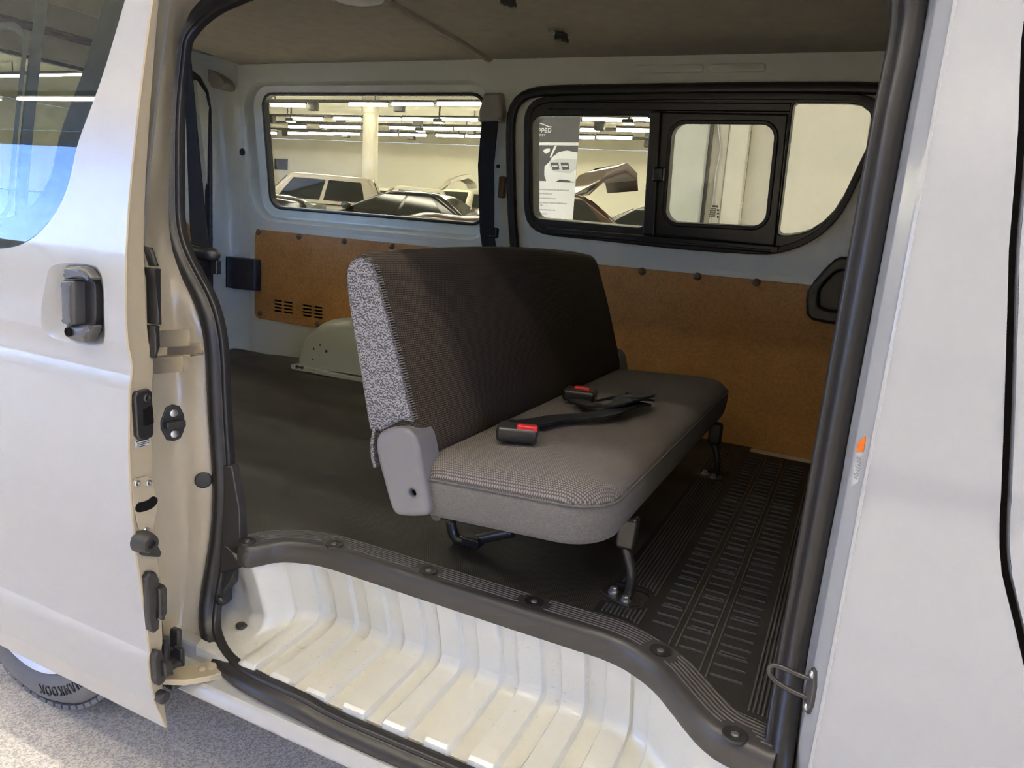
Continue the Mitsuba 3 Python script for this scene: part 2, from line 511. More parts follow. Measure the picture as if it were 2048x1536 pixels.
# the rows over and behind the van, out of the frame
for y in (-5.6, -2.4, -0.9, 1.9, 5.7, 9.6, 13.6):
    k = numbered('ceiling_light_row')
    tag(k, {-5.6: 'row of white tube lights nearest the shop front, out of the frame', -2.4: 'row of white tube lights before the van, second from the shop front', -0.9: 'row of white tube lights right above the open side door', 1.9: 'row of white tube lights just beyond the van', 5.7: 'row of white tube lights above the roll-up banner', 9.6: 'row of white tube lights second beyond the roll-up banner', 13.6: 'row of white tube lights before the parked cars'}[y], 'light row', 'tube light rows above and before the van')
    ms = [rbox(x, x + 2.4, y - 0.055, y + 0.055, ZL - 0.05, ZL, 0.012) for x in np.arange(-26, 16, 2.9)]
    add(k + '__tube_set', cat(ms), 'lamp', False, emitter=area(ROW_RADIANCE.get(y, FAR_ROW_RADIANCE), 1.0 if y < 5 else 0.5))
    add(k + '__hanger', cat([rbox(dx - 0.012, dx + 0.012, y - 0.012, y + 0.012, ZL + 0.08, ZC, 0.002) for dx in np.arange(-24, 17, 5.0)]), 'fixture_black')
    labels[k + '__hanger'] = {'kind': 'stuff'}
    add(k + '__rail', rbox(-26.5, 16.5, y - 0.06, y + 0.06, ZL + 0.01, ZL + 0.09, 0.01), 'fixture_black')

# column, partitions, screens, banner
TILT = 1.3                                   # the van stands 1.3 degrees nose-down against the building


def lean(o):
    return T().translate(list(o)) @ T().rotate([0, 1, 0], -TILT) @ T().translate([-q for q in o])


c = at(737, 430, y=19.0)
k = add('column', lathe([(0.0, UP), (0.24, UP), (0.24, ZC - 0.55), (0.29, ZC - 0.5), (0.29, ZC - 0.02), (0.0, ZC - 0.02)], (c[0], c[1], 0), (0, 0, 1), 40), 'column_cream', 40, to_world=lean((c[0], c[1], 2)))
tag(k, 'round cream column standing among the parked cars', 'column')
for i, (u0, u1, v0, v1) in enumerate(((549, 574, 317, 340), (960, 990, 334, 361))):
    a, b = at(u0, v0, y=YW - 0.08), at(u1, v1, y=YW - 0.08)
    k = add('wall_screen', rbox(min(a[0], b[0]), max(a[0], b[0]), YW - 0.1, YW - 0.02, min(a[2], b[2]), max(a[2], b[2]), 0.02), 'screen_black')
    tag(k, ('dark square screen on the showroom wall left of the column', 'dark square screen on the showroom wall beside the far seat belt')[i], 'screen')

# partition of tall white panels right of the cars
YP = 4.2
xa, xb, xc = at(1310, 350, y=YP)[0], at(1411, 350, y=YP)[0], at(1452, 350, y=YP + 0.1)[0]
k = add('partition_panel', rbox(xa - 0.04, xb - 0.008, YP, YP + 0.08, 0.02, 3.6, 0.01), 'partition_grey', to_world=lean((xb, YP, 1.4)))
tag(k, 'pale grey-green partition panel behind the sliding window, left of the dark gap', 'partition')
k = add('partition_panel', rbox(xb + 0.006, xc, YP + 0.1, YP + 0.18, 0.02, 3.6, 0.01), 'partition_white', to_world=lean((xb, YP, 1.4)))
tag(k, 'narrow cream partition panel with a hanging cable, right of the dark gap', 'partition')
k = add('partition_panel', rbox(xb - 0.008, xb + 0.012, YP + 0.06, YP + 0.095, 1.42, 3.6, 0.003), 'fixture_black', to_world=lean((xb, YP, 1.4)))
tag(k, 'dark strip filling the gap between two partition panels', 'partition')
x = xc
for i, (w, m, dy) in enumerate(((0.13, 'partition_white', -0.02), (0.20, 'column_paint', 0.05), (0.52, 'partition_white', 0.0), (0.36, 'column_paint', 0.03), (0.60, 'partition_white', 0.0), (0.7, 'column_paint', 0.03), (1.2, 'partition_white', 0))):
    k = add('partition_panel', rbox(x + 0.0003, x + w - 0.0003, YP + 0.1 + dy, YP + 0.18 + dy, 0.02, 3.6, 0.01), m, to_world=lean((xb, YP, 1.4)))
    tag(k, ('cream partition strip right of the hanging cable', 'slightly darker cream strip under the glass reflections', 'wide cream partition panel behind the sliding window right half', 'cream partition panel behind the window bar',
            'broad cream partition panel seen through the curved window corner', 'cream partition panel by the curved window corner', 'outermost broad cream partition panel')[i], 'partition')
    x += w
ck = [at(u, v, y=YP + 0.085) for u, v in ((1434, 225), (1437, 262), (1440, 300), (1432, 345), (1427, 390), (1421, 430), (1415, 470))]
k = add('hanging_cable', tube(spline(ck, 30), 0.006, 6), 'grey_mark', True)
tag(k, 'thin dark cable hanging down the narrow partition panel', 'cable')

YN = 5.4
bn = [at(u, v, y=YN) for u, v in ((1161, 231), (1149, 470))]
bx1, bz1 = bn[0][0], bn[0][2]
s = (1161 - 1068) / 1.0
mpp = bx1 - at(1160, 231, y=YN)[0]           # metres per pixel on the banner
bx0 = bx1 - 175 * mpp
BL = T().translate([bx1, YN, bz1]) @ T().rotate([0, 1, 0], -TILT) @ T().translate([-bx1, -YN, -bz1])
tag('roll_up_banner', 'tall roll-up banner with dark top, car picture and printed list', 'banner')


def bpx(u, v):
    """The photograph's pixel on the banner, before its lean."""
    p = at(u, v, y=YN)
    q = np.linalg.inv(np.array(BL.matrix, float)) @ np.r_[p, 1]
    return q[0], q[2]


def bflat(poly, m, d, name='print', smooth=False):
    add('roll_up_banner__' + name, prism(poly, YN - d + 0.0012, YN - d, fr_xz()), m, smooth, to_world=BL)


add('roll_up_banner__sheet', prism(sbox(bx0, 0.12, bx1, bz1), YN + 0.004, YN, fr_xz()), 'white_print', False, to_world=BL)
add('roll_up_banner__foot', rbox(bx0 - 0.02, bx1 + 0.02, YN - 0.1, YN + 0.1, 0.002, 0.12, 0.03), 'bolt_steel', to_world=BL)
z1, z2, z3 = bpx(1155, 285)[1], bpx(1155, 291)[1], bpx(1155, 364)[1]
bflat(sbox(bx0, z1, bx1, bz1 - 0.004), 'banner_dark', 0.002, 'header')
bflat(sbox(bx0, z3, bx1, z2), 'banner_dark', 0.002, 'picture')
car_pts = [(1162, 366), (1162, 306), (1150, 304), (1133, 301), (1118, 304), (1104, 315), (1098, 325), (1089, 333), (1089, 352), (1094, 366)]
bflat(Polygon([bpx(u, v) for u, v in car_pts]).intersection(sbox(bx0, z3, bx1, z2)).buffer(0), 'white_print', 0.003, 'car_front')
bflat(Polygon([bpx(u, v) for u, v in ((1162, 319), (1120, 317), (1100, 322), (1098, 330), (1104, 342), (1118, 345), (1142, 347), (1150, 340), (1162, 337))]).intersection(sbox(bx0, z3, bx1, z2)), 'banner_grey', 0.004, 'headlamp')
for cc in ((1108, 332), (1128, 332)):
    q = [bpx(cc[0] + a, cc[1] + b) for a, b in ((-7, -7), (9, -7), (11, 7), (-2, 8))]
    bflat(Polygon(q), 'banner_dark', 0.005, 'lamp_eye')
    bflat(Polygon([bpx(cc[0] + a, cc[1] + b) for a, b in ((-4, -1), (8, -1), (8, 1), (-4, 1))]), 'white_print', 0.006, 'lamp_line')
bflat(Polygon([bpx(u, v) for u, v in ((1111, 364), (1120, 359), (1135, 360), (1148, 365))]), 'banner_dark', 0.004, 'grille_edge')
bflat(Polygon([bpx(u, v) for u, v in ((1086, 302), (1090, 298), (1100, 297), (1100, 303), (1092, 308))]), 'white_print', 0.003, 'mirror')
bflat(Polygon([bpx(u, v) for u, v in ((1109, 292), (1114, 292), (1104, 313), (1099, 316))]), 'white_print', 0.0035, 'pillar')
bflat(Polygon([bpx(u, v) for u, v in ((1064, 306), (1069, 310), (1079, 327), (1069, 342), (1064, 346), (1064, 338), (1073, 327), (1064, 314))]), 'white_print', 0.003, 'emblem')


def flat_text(key, text, h, o, ex, ey, m, bold=False, depth=0.0015, right=False, **kw):
    t = meshkit.text_mesh(text, h, depth, bold)
    v = np.array(t.vertices)
    if right:
        v[:, 0] -= v[:, 0].max()
    ex, ey = np.asarray(ex, float), np.asarray(ey, float)
    t.vertices = np.asarray(o) + v[:, :1] * ex + v[:, 1:2] * ey + v[:, 2:3] * np.cross(ex, ey)
    return add(key, t, m, False, **kw)


px_, pz_ = bpx(1102.5, 265)
flat_text('roll_up_banner__lettering', 'EQUIPPED', 8.0 * mpp, (px_, YN - 0.004, pz_ - 0.0), (1, 0, 0), (0, 0, 1), 'white_print', True, right=True, to_world=BL)
px_, pz_ = bpx(1091, 273)
flat_text('roll_up_banner__lettering', 'ASSIST', 4.3 * mpp, (px_, YN - 0.004, pz_), (1, 0, 0), (0, 0, 1), 'white_print', True, right=True, to_world=BL)
arc = [bpx(u, v) for u, v in ((1045, 253), (1060, 249), (1070, 248), (1080, 247), (1090, 250), (1097, 253), (1104, 254))]
add('roll_up_banner__logo_line', sweep(np.array([(a, YN - 0.0035, b) for a, b in spline(arc, 20)]), circ(1.1 * mpp, 6), up=(0, 1, 0)), 'white_print', True, to_world=BL)
for i, (u0, u1, v) in enumerate(((1078, 1140, 379), (1078, 1105, 387), (1077, 1111, 396), (1077, 1134, 405), (1080, 1088, 410.5), (1076, 1110, 419), (1076, 1094, 427))):
    (xa_, za_), (xb_, zb_) = bpx(u0, v), bpx(u1, v)
    n = max(2, int((u1 - u0) / 5))
    rng = np.random.default_rng(i)
    ms, xx = [], xa_
    while xx < xb_ - 0.01:
        w = rng.uniform(0.012, 0.03)
        ms.append(prism(sbox(xx, za_ - 1.2 * mpp, min(xx + w, xb_), za_ + 1.2 * mpp), YN - 0.0012, YN - 0.0024, fr_xz()))
        xx += w + 0.005
    add('roll_up_banner__text_line', cat(ms), 'grey_mark', False, to_world=BL)


# ------------------------------------------------------------------ the parked cars beyond
def car(name, label, cat_, m, pos, yaw, L=4.6, W=1.82, H=1.45, belt=0.92, hood=0.80, cab=(0.9, -1.7), roof=(0.15, -1.1), trunk=0.92, tail_open=False, lift=1.0, tlen=1.0, hood_open=False, glass='car_glass'):
    """x forward; cab = base of windscreen and rear window along x, roof = the roof's ends."""
    tag(name, label, 'car')
    tw = T().translate([pos[0], pos[1], UP]) @ T().rotate([0, 0, 1], yaw)

    def part(key, mesh, mt, sm=35):
        return add(f'{name}__{key}', mesh, mt, sm, to_world=tw)

    h, n = L / 2, 24
    xs = np.linspace(-h, h, 41)
    topz = PchipInterpolator([-h, -h + 0.12, cab[1] - 0.05, cab[1] + 0.3, cab[0] - 0.1, cab[0] + 0.15, h - 0.5, h - 0.12, h], [0.62, trunk - 0.04, trunk, belt, belt, belt - 0.03, hood, hood - 0.12, 0.5])
    halfw = PchipInterpolator([-h, -h + 0.25, -h + 0.9, h - 1.1, h - 0.3, h], [W * 0.36, W * 0.46, W * 0.5, W * 0.5, W * 0.455, W * 0.33])
    rings = []
    for x in xs:
        w, zt, zb = halfw(x), topz(x), 0.26
        a = np.arange(n) * 2 * PI / n
        ca, sa = np.cos(a), np.sin(a)
        yy = np.sign(ca) * np.abs(ca) ** 0.42 * w
        zz = (zt + zb) / 2 + np.sign(sa) * np.abs(sa) ** 0.42 * (zt - zb) / 2
        yy = yy * np.where(zz > 0.75 * zt, 1 - 0.10 * (zz - 0.75 * zt) / (0.25 * zt), 1)
        rings.append(np.c_[np.full(n, x), yy, zz])
    part('body', loft(rings, True, True, True), m)
    # the greenhouse: slices from the belt line to the roof
    sl = []
    for t in np.linspace(0, 1, 9):
        q = t ** 1.15
        xf, xr = cab[0] + (roof[0] - cab[0]) * q, cab[1] + (roof[1] - cab[1]) * q
        hw = W * (0.465 - 0.105 * t)
        z = belt - 0.06 + (H - belt + 0.06) * (1 - (1 - t) ** 1.6 * 0.0 - 0.0) * t
        sl.append((xf, xr, hw, z, t))
    rings = [np.c_[rrect(xr, xf, -hw, hw, 0.12 + 0.1 * t, 5), np.full(24, z)] for xf, xr, hw, z, t in sl]
    xf, xr, hw, z, t = sl[-1]
    for k_, dz in ((0.06, 0.018), (0.2, 0.04), (0.4, 0.05)):
        rings.append(np.c_[rrect(xr + k_, xf - k_, -hw + k_, hw - k_, 0.15, 5), np.full(24, z + dz)])
    part('roof', loft(rings, True, False, True), m)

    def interp(t):
        a = np.array([(q[0], q[1], q[2], q[3]) for q in sl])
        return np.array([np.interp(t, [q[4] for q in sl], a[:, i]) for i in range(4)])

    def side_pane(s, f0, f1, name_, t0=0.12, t1=0.86, g=glass):
        """A side window between fractions f0 and f1 of the cabin's length."""
        rows = []
        for t in np.linspace(t0, t1, 5):
            xf, xr, hw, z = interp(t)
            rows.append([(xr + (xf - xr) * f, s * (hw + 0.008), z) for f in np.linspace(f0, f1, 5)])
        R = np.array(rows)
        R2 = R.copy()
        R2[..., 1] -= s * 0.02
        a_ = np.concatenate([R[0], R[1:, -1], R[-1][::-1][1:], R[::-1][1:-1, 0]])
        b_ = np.concatenate([R2[0], R2[1:, -1], R2[-1][::-1][1:], R2[::-1][1:-1, 0]])
        me = cat([grid(lambda u, v: R.reshape(-1, 3), np.arange(5), np.arange(5)), loft([a_, b_])])
        part(name_, me, g)

    for s_ in (-1, 1):
        side_pane(s_, 0.545, 0.90, 'side_window')
        side_pane(s_, 0.15, 0.51, 'side_window')

    def end_pane(front, name_):
        rows = []
        for t in np.linspace(0.10, 0.90, 6):
            xf, xr, hw, z = interp(t)
            x = xf + 0.008 if front else xr - 0.008
            rows.append([(x, f * (hw - 0.13), z + 0.006) for f in np.linspace(-1, 1, 6)])
        R = np.array(rows)
        R2 = R - np.array([0.02 if front else -0.02, 0, 0.0])
        a_ = np.concatenate([R[0], R[1:, -1], R[-1][::-1][1:], R[::-1][1:-1, 0]])
        b_ = np.concatenate([R2[0], R2[1:, -1], R2[-1][::-1][1:], R2[::-1][1:-1, 0]])
        part(name_, cat([grid(lambda u, v: R.reshape(-1, 3), np.arange(6), np.arange(6)), loft([a_, b_])]), glass)

    end_pane(True, 'windscreen')
    end_pane(False, 'rear_window')
    for s_ in (-1, 1):
        mx = cab[0] - 0.25
        part('mirror', rbox(mx - 0.07, mx + 0.1, min(s_ * (W * 0.45), s_ * (W * 0.45 + 0.2)), max(s_ * (W * 0.45), s_ * (W * 0.45 + 0.2)), belt - 0.01, belt + 0.13, 0.05), m)
        part('headlamp', rbox(h - 0.42, h - 0.06, min(s_ * W * 0.27, s_ * W * 0.45), max(s_ * W * 0.27, s_ * W * 0.45), hood - 0.22, hood - 0.08, 0.05), 'car_glass_pale')
        for wx in (h - 0.9, -h + 0.95):
            w = part('wheel', lathe([(0.0, 0.0), (0.2, 0.0), (0.22, 0.015), (0.31, 0.02), (0.33, 0.05), (0.33, 0.19), (0.31, 0.21), (0, 0.21)], (wx, s_ * (W / 2 + 0.01), 0.335), (0, -s_, 0), 28), 'tyre_rubber')
            add(w + '__rim', lathe([(0.0, 0.0), (0.2, 0.0), (0.2, 0.012), (0.0, 0.03)], (wx, s_ * (W / 2 + 0.02), 0.335), (0, -s_, 0), 20), 'car_silver', to_world=tw)
    if tail_open:
        q = [(roof[1] + 0.05, H + 0.02), (roof[1] - 0.3, H + 0.26 * lift), (roof[1] - 0.75, H + 0.36 * lift), (roof[1] - 1.02, H + 0.27 * lift), (roof[1] - 1.08, H + 0.10 * lift), (roof[1] - 1.0, H + 0.2 * lift), (roof[1] - 0.75, H + 0.27 * lift), (roof[1] - 0.32, H + 0.18 * lift)]
        q = [(roof[1] + (a_ - roof[1]) * tlen, b_) for a_, b_ in q]
        part('tailgate', prism(Polygon(q), -W * 0.4, W * 0.4, lambda p: np.c_[p[:, 0], p[:, 2], p[:, 1]], 0.02), m)
    if hood_open:
        x0 = cab[0] + 0.1
        q = [(x0, belt + 0.02), (x0 + 0.45, belt + 0.42), (x0 + 0.85, belt + 0.62), (x0 + 1.02, belt + 0.60), (x0 + 0.98, belt + 0.55), (x0 + 0.5, belt + 0.36), (x0 + 0.06, belt - 0.02)]
        part('hood', prism(Polygon(q), -W * 0.42, W * 0.42, lambda p: np.c_[p[:, 0], p[:, 2], p[:, 1]], 0.02), m)


def stand(u, D):
    """Ground position at D metres from the camera in the direction of the pixel column u."""
    q = ray(u, 430)
    q = q / np.hypot(q[0], q[1])
    return CAM[:2] + q[:2] * D


suv = dict(L=4.8, W=1.9, H=1.80, belt=1.12, hood=1.08, cab=(0.95, -2.2), roof=(0.35, -1.9), trunk=1.08)
car('offroad_car', 'boxy champagne off-road car by the left edge of the rear window', 'car', 'car_champagne', stand(610, 22.0), 212, **suv)
car('dark_car', 'black car whose bonnet fills the lower left of the rear window', 'car', 'car_black', stand(385, 13.0), -14, H=1.52, L=4.9, belt=1.08, hood=1.05)
car('white_wagon', 'white car parked behind the column with its pointed windscreen to the left', 'car', 'car_white', stand(755, 34.0), 200, H=2.05, L=4.6, belt=1.25, hood=1.2, cab=(0.9, -2.0), roof=(0.0, -1.6))
car('black_sedan', 'glossy black sedan seen side-on in the middle of the rear window', 'car', 'car_black', stand(800, 17.3), 188, H=1.40, L=4.8, belt=0.97, hood=0.90, cab=(1.1, -1.9), roof=(0.05, -1.15))
car('white_hatchback', 'white car with its tailgate raised behind the black sedan', 'car', 'car_white', stand(798, 25.6), 222, H=1.85, L=4.2, belt=1.15, hood=1.1, cab=(0.9, -1.8), roof=(0.2, -1.4), tail_open=True, lift=1.7)
car('white_offroad_car', 'white off-road car facing the window right of the black sedan', 'car', 'car_white', stand(920, 30.0), 262, L=4.8, W=2.1, H=2.1, belt=1.3, hood=1.25, cab=(0.9, -2.1), roof=(0.35, -1.8), trunk=1.1)
car('brown_car', 'glossy brown car with its tailgate raised, right of the roll-up banner', 'car', 'car_brown', stand(1035, 12.4), 218, H=1.42, L=3.9, belt=1.0, hood=0.98, cab=(0.8, -1.6), roof=(0.0, -1.0), tail_open=True, lift=1.6, tlen=0.72)
car('silver_car', 'silver car with a dark roof behind the window bar', 'car', 'car_silver', stand(1300, 17.0), 175, H=1.50, L=4.5, belt=1.05, hood=1.0, cab=(1.0, -1.8), roof=(0.1, -1.2))
# ------------------------------------------------------------------ the van: shell
tag('van', 'white panel van with its side door slid open, filling the picture', 'van')
_pz = [0.20, 0.288, 0.352, 0.407, 0.453, 0.472, 0.50, 0.538, 0.62, 0.698, 0.786, 0.879, 0.985, 1.008, 1.023, 1.04, 1.063, 1.106, 1.213, 1.286, 1.35, 1.453, 1.547, 1.617, 1.75, 1.84]
_py = [-0.05, -0.086, -0.108, -0.118, -0.1225, -0.1185, -0.121, -0.124, -0.133, -0.142, -0.147, -0.148, -0.1435, -0.139, -0.137, -0.139, -0.144, -0.146, -0.142, -0.135, -0.127, -0.111, -0.095, -0.082, -0.055, -0.03]


def prof(z):
    """The skin of the opened door; the body's skin is 0.108 further in."""
    return np.interp(z, _pz, _py)


_zz = np.unique(np.r_[np.arange(0.2, 1.85, 0.03), np.array(_pz)])


def ytilt(z):
    """How far the upper body leans in, for the seal and the pillars."""
    return np.where(np.asarray(z) > 1.21, np.interp(z, _pz, _py) + 0.142, 0.0)


def yw(z):
    """Inner face of the far side wall: upright to the waist, leaning in above."""
    z = np.asarray(z, float)
    return np.where(z > 1.22, 1.65 - 0.13 * (z - 1.22), 1.65)


def fw(u, v):
    q = ray(u, v)
    t = (1.65 - 0.13 * (CAM[2] - 1.22) - CAM[1]) / (q[1] + 0.13 * q[2])
    p = CAM + q * t
    return p if p[2] > 1.22 else at(u, v, y=1.65)


def fwp(pts):
    return np.array([fw(u, v)[[0, 2]] for u, v in pts])


def fr_wall(off=0.0):
    """(x, z, depth) on the far wall; positive depth comes out of it towards the camera."""
    def g(p):
        return np.c_[p[:, 0], yw(p[:, 1]) - off - p[:, 2], p[:, 1] - 0.13 * (p[:, 1] > 1.22) * (p[:, 2] + off)]
    return g


XR0, XF = -2.62, 0.90                        # the far wall's ends

# far side wall with its two window openings
w1g = rrect(-2.503, -1.385, 1.297, 1.791, 0.06, 8)
w1o = rrect(-2.578, -1.335, 1.243, 1.832, 0.115, 8)
win2_px = [(1051, 300), (1051, 260), (1054, 226), (1068, 204), (1095, 194), (1200, 189), (1350, 186), (1500, 185), (1650, 186), (1725, 190), (1752, 199), (1765, 220), (1764, 246), (1756, 280), (1735, 326),
           (1710, 378), (1684, 426), (1656, 458), (1625, 481), (1590, 497), (1547, 507), (1480, 506), (1390, 500), (1270, 488), (1187, 479), (1110, 471), (1078, 463), (1060, 447), (1052, 420), (1051, 360)]
w2 = resample(spline(fwp(win2_px), 160, True), 120)
wall_hole2 = Polygon(w2).buffer(-0.006)
front, wmid = [], None
upper = Polygon(sbox(XR0, 1.222, XF, 1.93).exterior, [w1o, clean(wall_hole2.exterior.coords)])
lower = sbox(XR0, 0.58, XF, 1.222)
ms = [banded(upper, [], lambda p: fr_wall()(np.c_[p, np.zeros(len(p))])), banded(lower, [], lambda p: fr_wall()(np.c_[p, np.zeros(len(p))]))]
recess = []
for t in np.linspace(0, 1, 7):
    ring = w1o + (w1g - w1o) * min(1, 0.30 * t)
    recess.append(fr_wall()(np.c_[ring, np.full(len(ring), -0.034 * (1 - math.cos(t * PI / 2)) ** 0.6)]))
for t in np.linspace(0.36, 1, 5):
    ring = w1o + (w1g - w1o) * t
    recess.append(fr_wall()(np.c_[ring, np.full(len(ring), -0.034 - 0.004 * t)]))
ring = w1g
recess.append(fr_wall()(np.c_[ring, np.full(len(ring), -0.06)]))
ms.append(loft(recess))
add('van__side_wall', cat(ms), 'white_inner_paint', 28)
# outer skin of the far side, so that the wall is closed from outside
_cut = [clean(Polygon(w1g).buffer(0.02).exterior.coords), clean(wall_hole2.buffer(0.01).exterior.coords)]
add('van__outer_side', banded(Polygon(sbox(-2.85, 0.30, XF, 1.95).exterior, _cut), [1.222], lambda p: np.c_[p[:, 0], yw(p[:, 1]) + 0.065, p[:, 1]]), 'white_paint', 28)
# pressed bosses over the windows and between them
for x0, x1 in ((at(1268, 138, y=1.565)[0], at(1408, 138, y=1.565)[0]), (at(1417, 138, y=1.565)[0], at(1532, 138, y=1.565)[0])):
    z0, z1 = fw(1350, 147)[2], fw(1350, 128)[2]
    add('van__side_wall__boss', prism(rrect(x0, x1, z0, z1, 0.012, 4), -0.004, 0.004, fr_wall(), 0.006), 'white_inner_paint', 40)
b0, b1 = at(1012, 300, y=1.58)[0], at(1020, 300, y=1.58)[0]

# fixed window
k = add('van__fixed_window', prism(Polygon(w1g, [inset(w1g, 0.012)]), -0.062, -0.028, fr_wall(), 0.004), 'window_frame_black', 40, label='black rubber edge of the fixed rear window')
add(k + '__pane', banded(Polygon(inset(w1g, 0.006)), [], lambda p: fr_wall()(np.c_[p, np.full(len(p), -0.052)])), 'clear_glass', False, label='clear greenish glass')

# sliding window: frame, slider, panes
wl = fwp([(1067, 233), (1307, 232), (1294, 456), (1068, 436)])
left_open = Polygon(wl).buffer(-0.035).buffer(0.035)
slide_out = Polygon(fwp([(1308, 224), (1579, 229), (1552, 491), (1294, 466)]))
sl_open = Polygon(fwp([(1349, 247), (1555, 249), (1533, 453), (1334, 443)])).buffer(-0.045).buffer(0.045)
right_open = Polygon(fwp([(1588, 207), (1700, 208), (1724, 212), (1739, 224), (1744, 243), (1741, 268), (1733, 300), (1715, 338), (1690, 386), (1668, 421), (1645, 444), (1620, 460), (1598, 467), (1578, 470), (1556, 469)])).buffer(-0.012).buffer(0.012)
w2p = Polygon(w2)
k = add('van__sliding_window', prism(w2p.difference(left_open).difference(slide_out.buffer(-0.03)).difference(right_open).buffer(0), -0.05, 0.010, fr_wall(), 0.005), 'window_frame_black', 40, label='black frame of the sliding window')
rim = w2p.difference(w2p.buffer(-0.022))
add(k + '__rubber_lip', prism(rim, 0.008, 0.018, fr_wall(), 0.004), 'seal_rubber', 40)
x0, x1 = fw(1100, 213)[0], fw(1585, 205)[0]
z0, z1 = fw(1330, 222)[2], fw(1330, 205)[2]
add(k + '__upper_rail', prism(sbox(x0, z0, x1, z1).buffer(-0.004).buffer(0.004), 0.008, 0.022, fr_wall(), 0.004), 'window_frame_black', 40)
x0, x1 = fw(1095, 455)[0], fw(1560, 490)[0]
z0, z1 = fw(1300, 484)[2], fw(1300, 470)[2]
add(k + '__lower_rail', prism(sbox(x0, z0, x1, z1).buffer(-0.004).buffer(0.004), 0.008, 0.024, fr_wall(), 0.004), 'window_frame_black', 40)
for u0, u1 in ((1120, 1170), (1190, 1275), (1345, 1440), (1450, 1545)):
    a, b = fw(u0, 478)[0], fw(u1, 478)[0]
    add(k + '__drain_cover', prism(sbox(a, z0 + 0.004, b, z0 + 0.012), 0.022, 0.027, fr_wall(), 0.002), 'soft_rubber', 40)
add(k + '__slider_frame', prism(slide_out.difference(sl_open).buffer(0), -0.02, 0.030, fr_wall(), 0.007), 'window_frame_black', 40)
ring = sl_open.buffer(0.012)
add(k + '__slider_seal', prism(ring.difference(sl_open.buffer(-0.002)), 0.026, 0.036, fr_wall(), 0.004), 'seal_rubber', 40)
gx = fwp([(1308, 224), (1330, 223), (1316, 470), (1292, 466)])
add(k + '__slider_grip', prism(Polygon(gx).buffer(-0.006).buffer(0.006), 0.025, 0.048, fr_wall(), 0.006), 'black_plastic', 40)
lp = fwp([(1317, 334), (1338, 334), (1336, 361), (1315, 361)])
add(k + '__latch', prism(Polygon(lp).buffer(-0.004).buffer(0.004), 0.03, 0.07, fr_wall(), 0.006), 'black_plastic', 40, label='small square window latch')
for nm, g, dpt in (('pane', left_open, -0.03), ('pane', sl_open, 0.0), ('pane', right_open, -0.03)):
    add(k + '__' + nm, banded(g.buffer(0.01), [], lambda p: fr_wall()(np.c_[p, np.full(len(p), dpt)])), 'clear_glass', False)
# printed mark on the glass
for j, (u0, u1, v, s) in enumerate(((1424, 1437, 412, 1.6), (1421, 1433, 417, 0.7), (1420, 1432, 421, 0.8), (1420, 1432, 425, 0.8), (1419, 1431, 429, 0.7), (1419, 1431, 433, 0.8), (1434, 1439, 420, 1.4), (1434, 1439, 427, 1.4), (1434, 1438, 434, 1.4))):
    a, b = fw(u0, v), fw(u1, v)
    n = 6 if u1 - u0 > 8 else 3
    rng = np.random.default_rng(100 + j)
    segs = []
    for i in range(n):
        xa_ = a[0] + (b[0] - a[0]) * (i + 0.1 * rng.random()) / n
        segs.append(prism(sbox(xa_, a[2] - 0.0022 * s, xa_ + (b[0] - a[0]) / n * 0.72, a[2] + 0.0022 * s), 0.001, 0.002, fr_wall()))
    add(k + '__glass_print', cat(segs), 'black_mark', False)

# rubber seal of the far door opening, round the sliding window
pth = [fw(u, v) for u, v in ((1033, 520), (1030, 480), (1026, 420), (1024, 340), (1023, 270), (1026, 230), (1036, 206), (1055, 191), (1085, 184), (1150, 181), (1300, 179), (1500, 177), (1700, 177), (1790, 183))]
pth = [np.array([p[0], yw(p[2]) - 0.006, p[2]]) for p in pth]
pth += [np.array([x, yw(z) - 0.006, z]) for x, z in ((0.10, 1.76), (0.22, 1.66), (0.30, 1.45), (0.33, 1.2), (0.33, 0.9), (0.33, 0.68))]
add('van__far_door_seal', sweep(spline(pth, 60), [(-0.017, -0.004), (0.017, -0.004), (0.017, 0.008), (0.01, 0.015), (-0.01, 0.015), (-0.017, 0.008)], up=(0, -1, 0)), 'seal_rubber', 50, label='black rubber seal of the far door')

# hardboard panels with rivets and vent slots
p1 = Polygon(rrect(-2.562, -1.34, 0.79, 1.203, 0.03, 5))
slots = []
for (ua, ub, v0) in ((547, 563, 600.5), (566.5, 584, 603.5), (604, 622, 610.0), (627, 644, 613.5)):
    for r_ in range(4):
        a, b = at(ua, v0 + 6.75 * r_, y=1.637), at(ub, v0 + 6.75 * r_ + (ub - ua) * 0.19, y=1.637)
        zc = (a[2] + b[2]) / 2
        slots.append(sbox(a[0], zc - 0.0042, b[0], zc + 0.0042))
k = add('van__side_panel', prism(p1.difference(shapely.union_all(slots)), 0.003, 0.012, fr_wall(), 0.002), 'hardboard', 30, label='brown hardboard panel with two groups of vent slots')
sx0, sz0, sx1, sz1 = shapely.union_all(slots).bounds
add(k + '__slot_shade_sheet', prism(sbox(sx0 - 0.01, sz0 - 0.01, sx1 + 0.01, sz1 + 0.01), 0.0005, 0.0028, fr_wall()), 'dark_hole', False)  # added black sheet stands in for the shade behind the open slots


def rivet(key, p):
    add(key, lathe([(0.0135, 0.0), (0.0135, 0.002), (0.010, 0.005), (0.005, 0.0065), (0.0, 0.007)], p, (0, -1, 0), 16), 'rivet_brown', True)


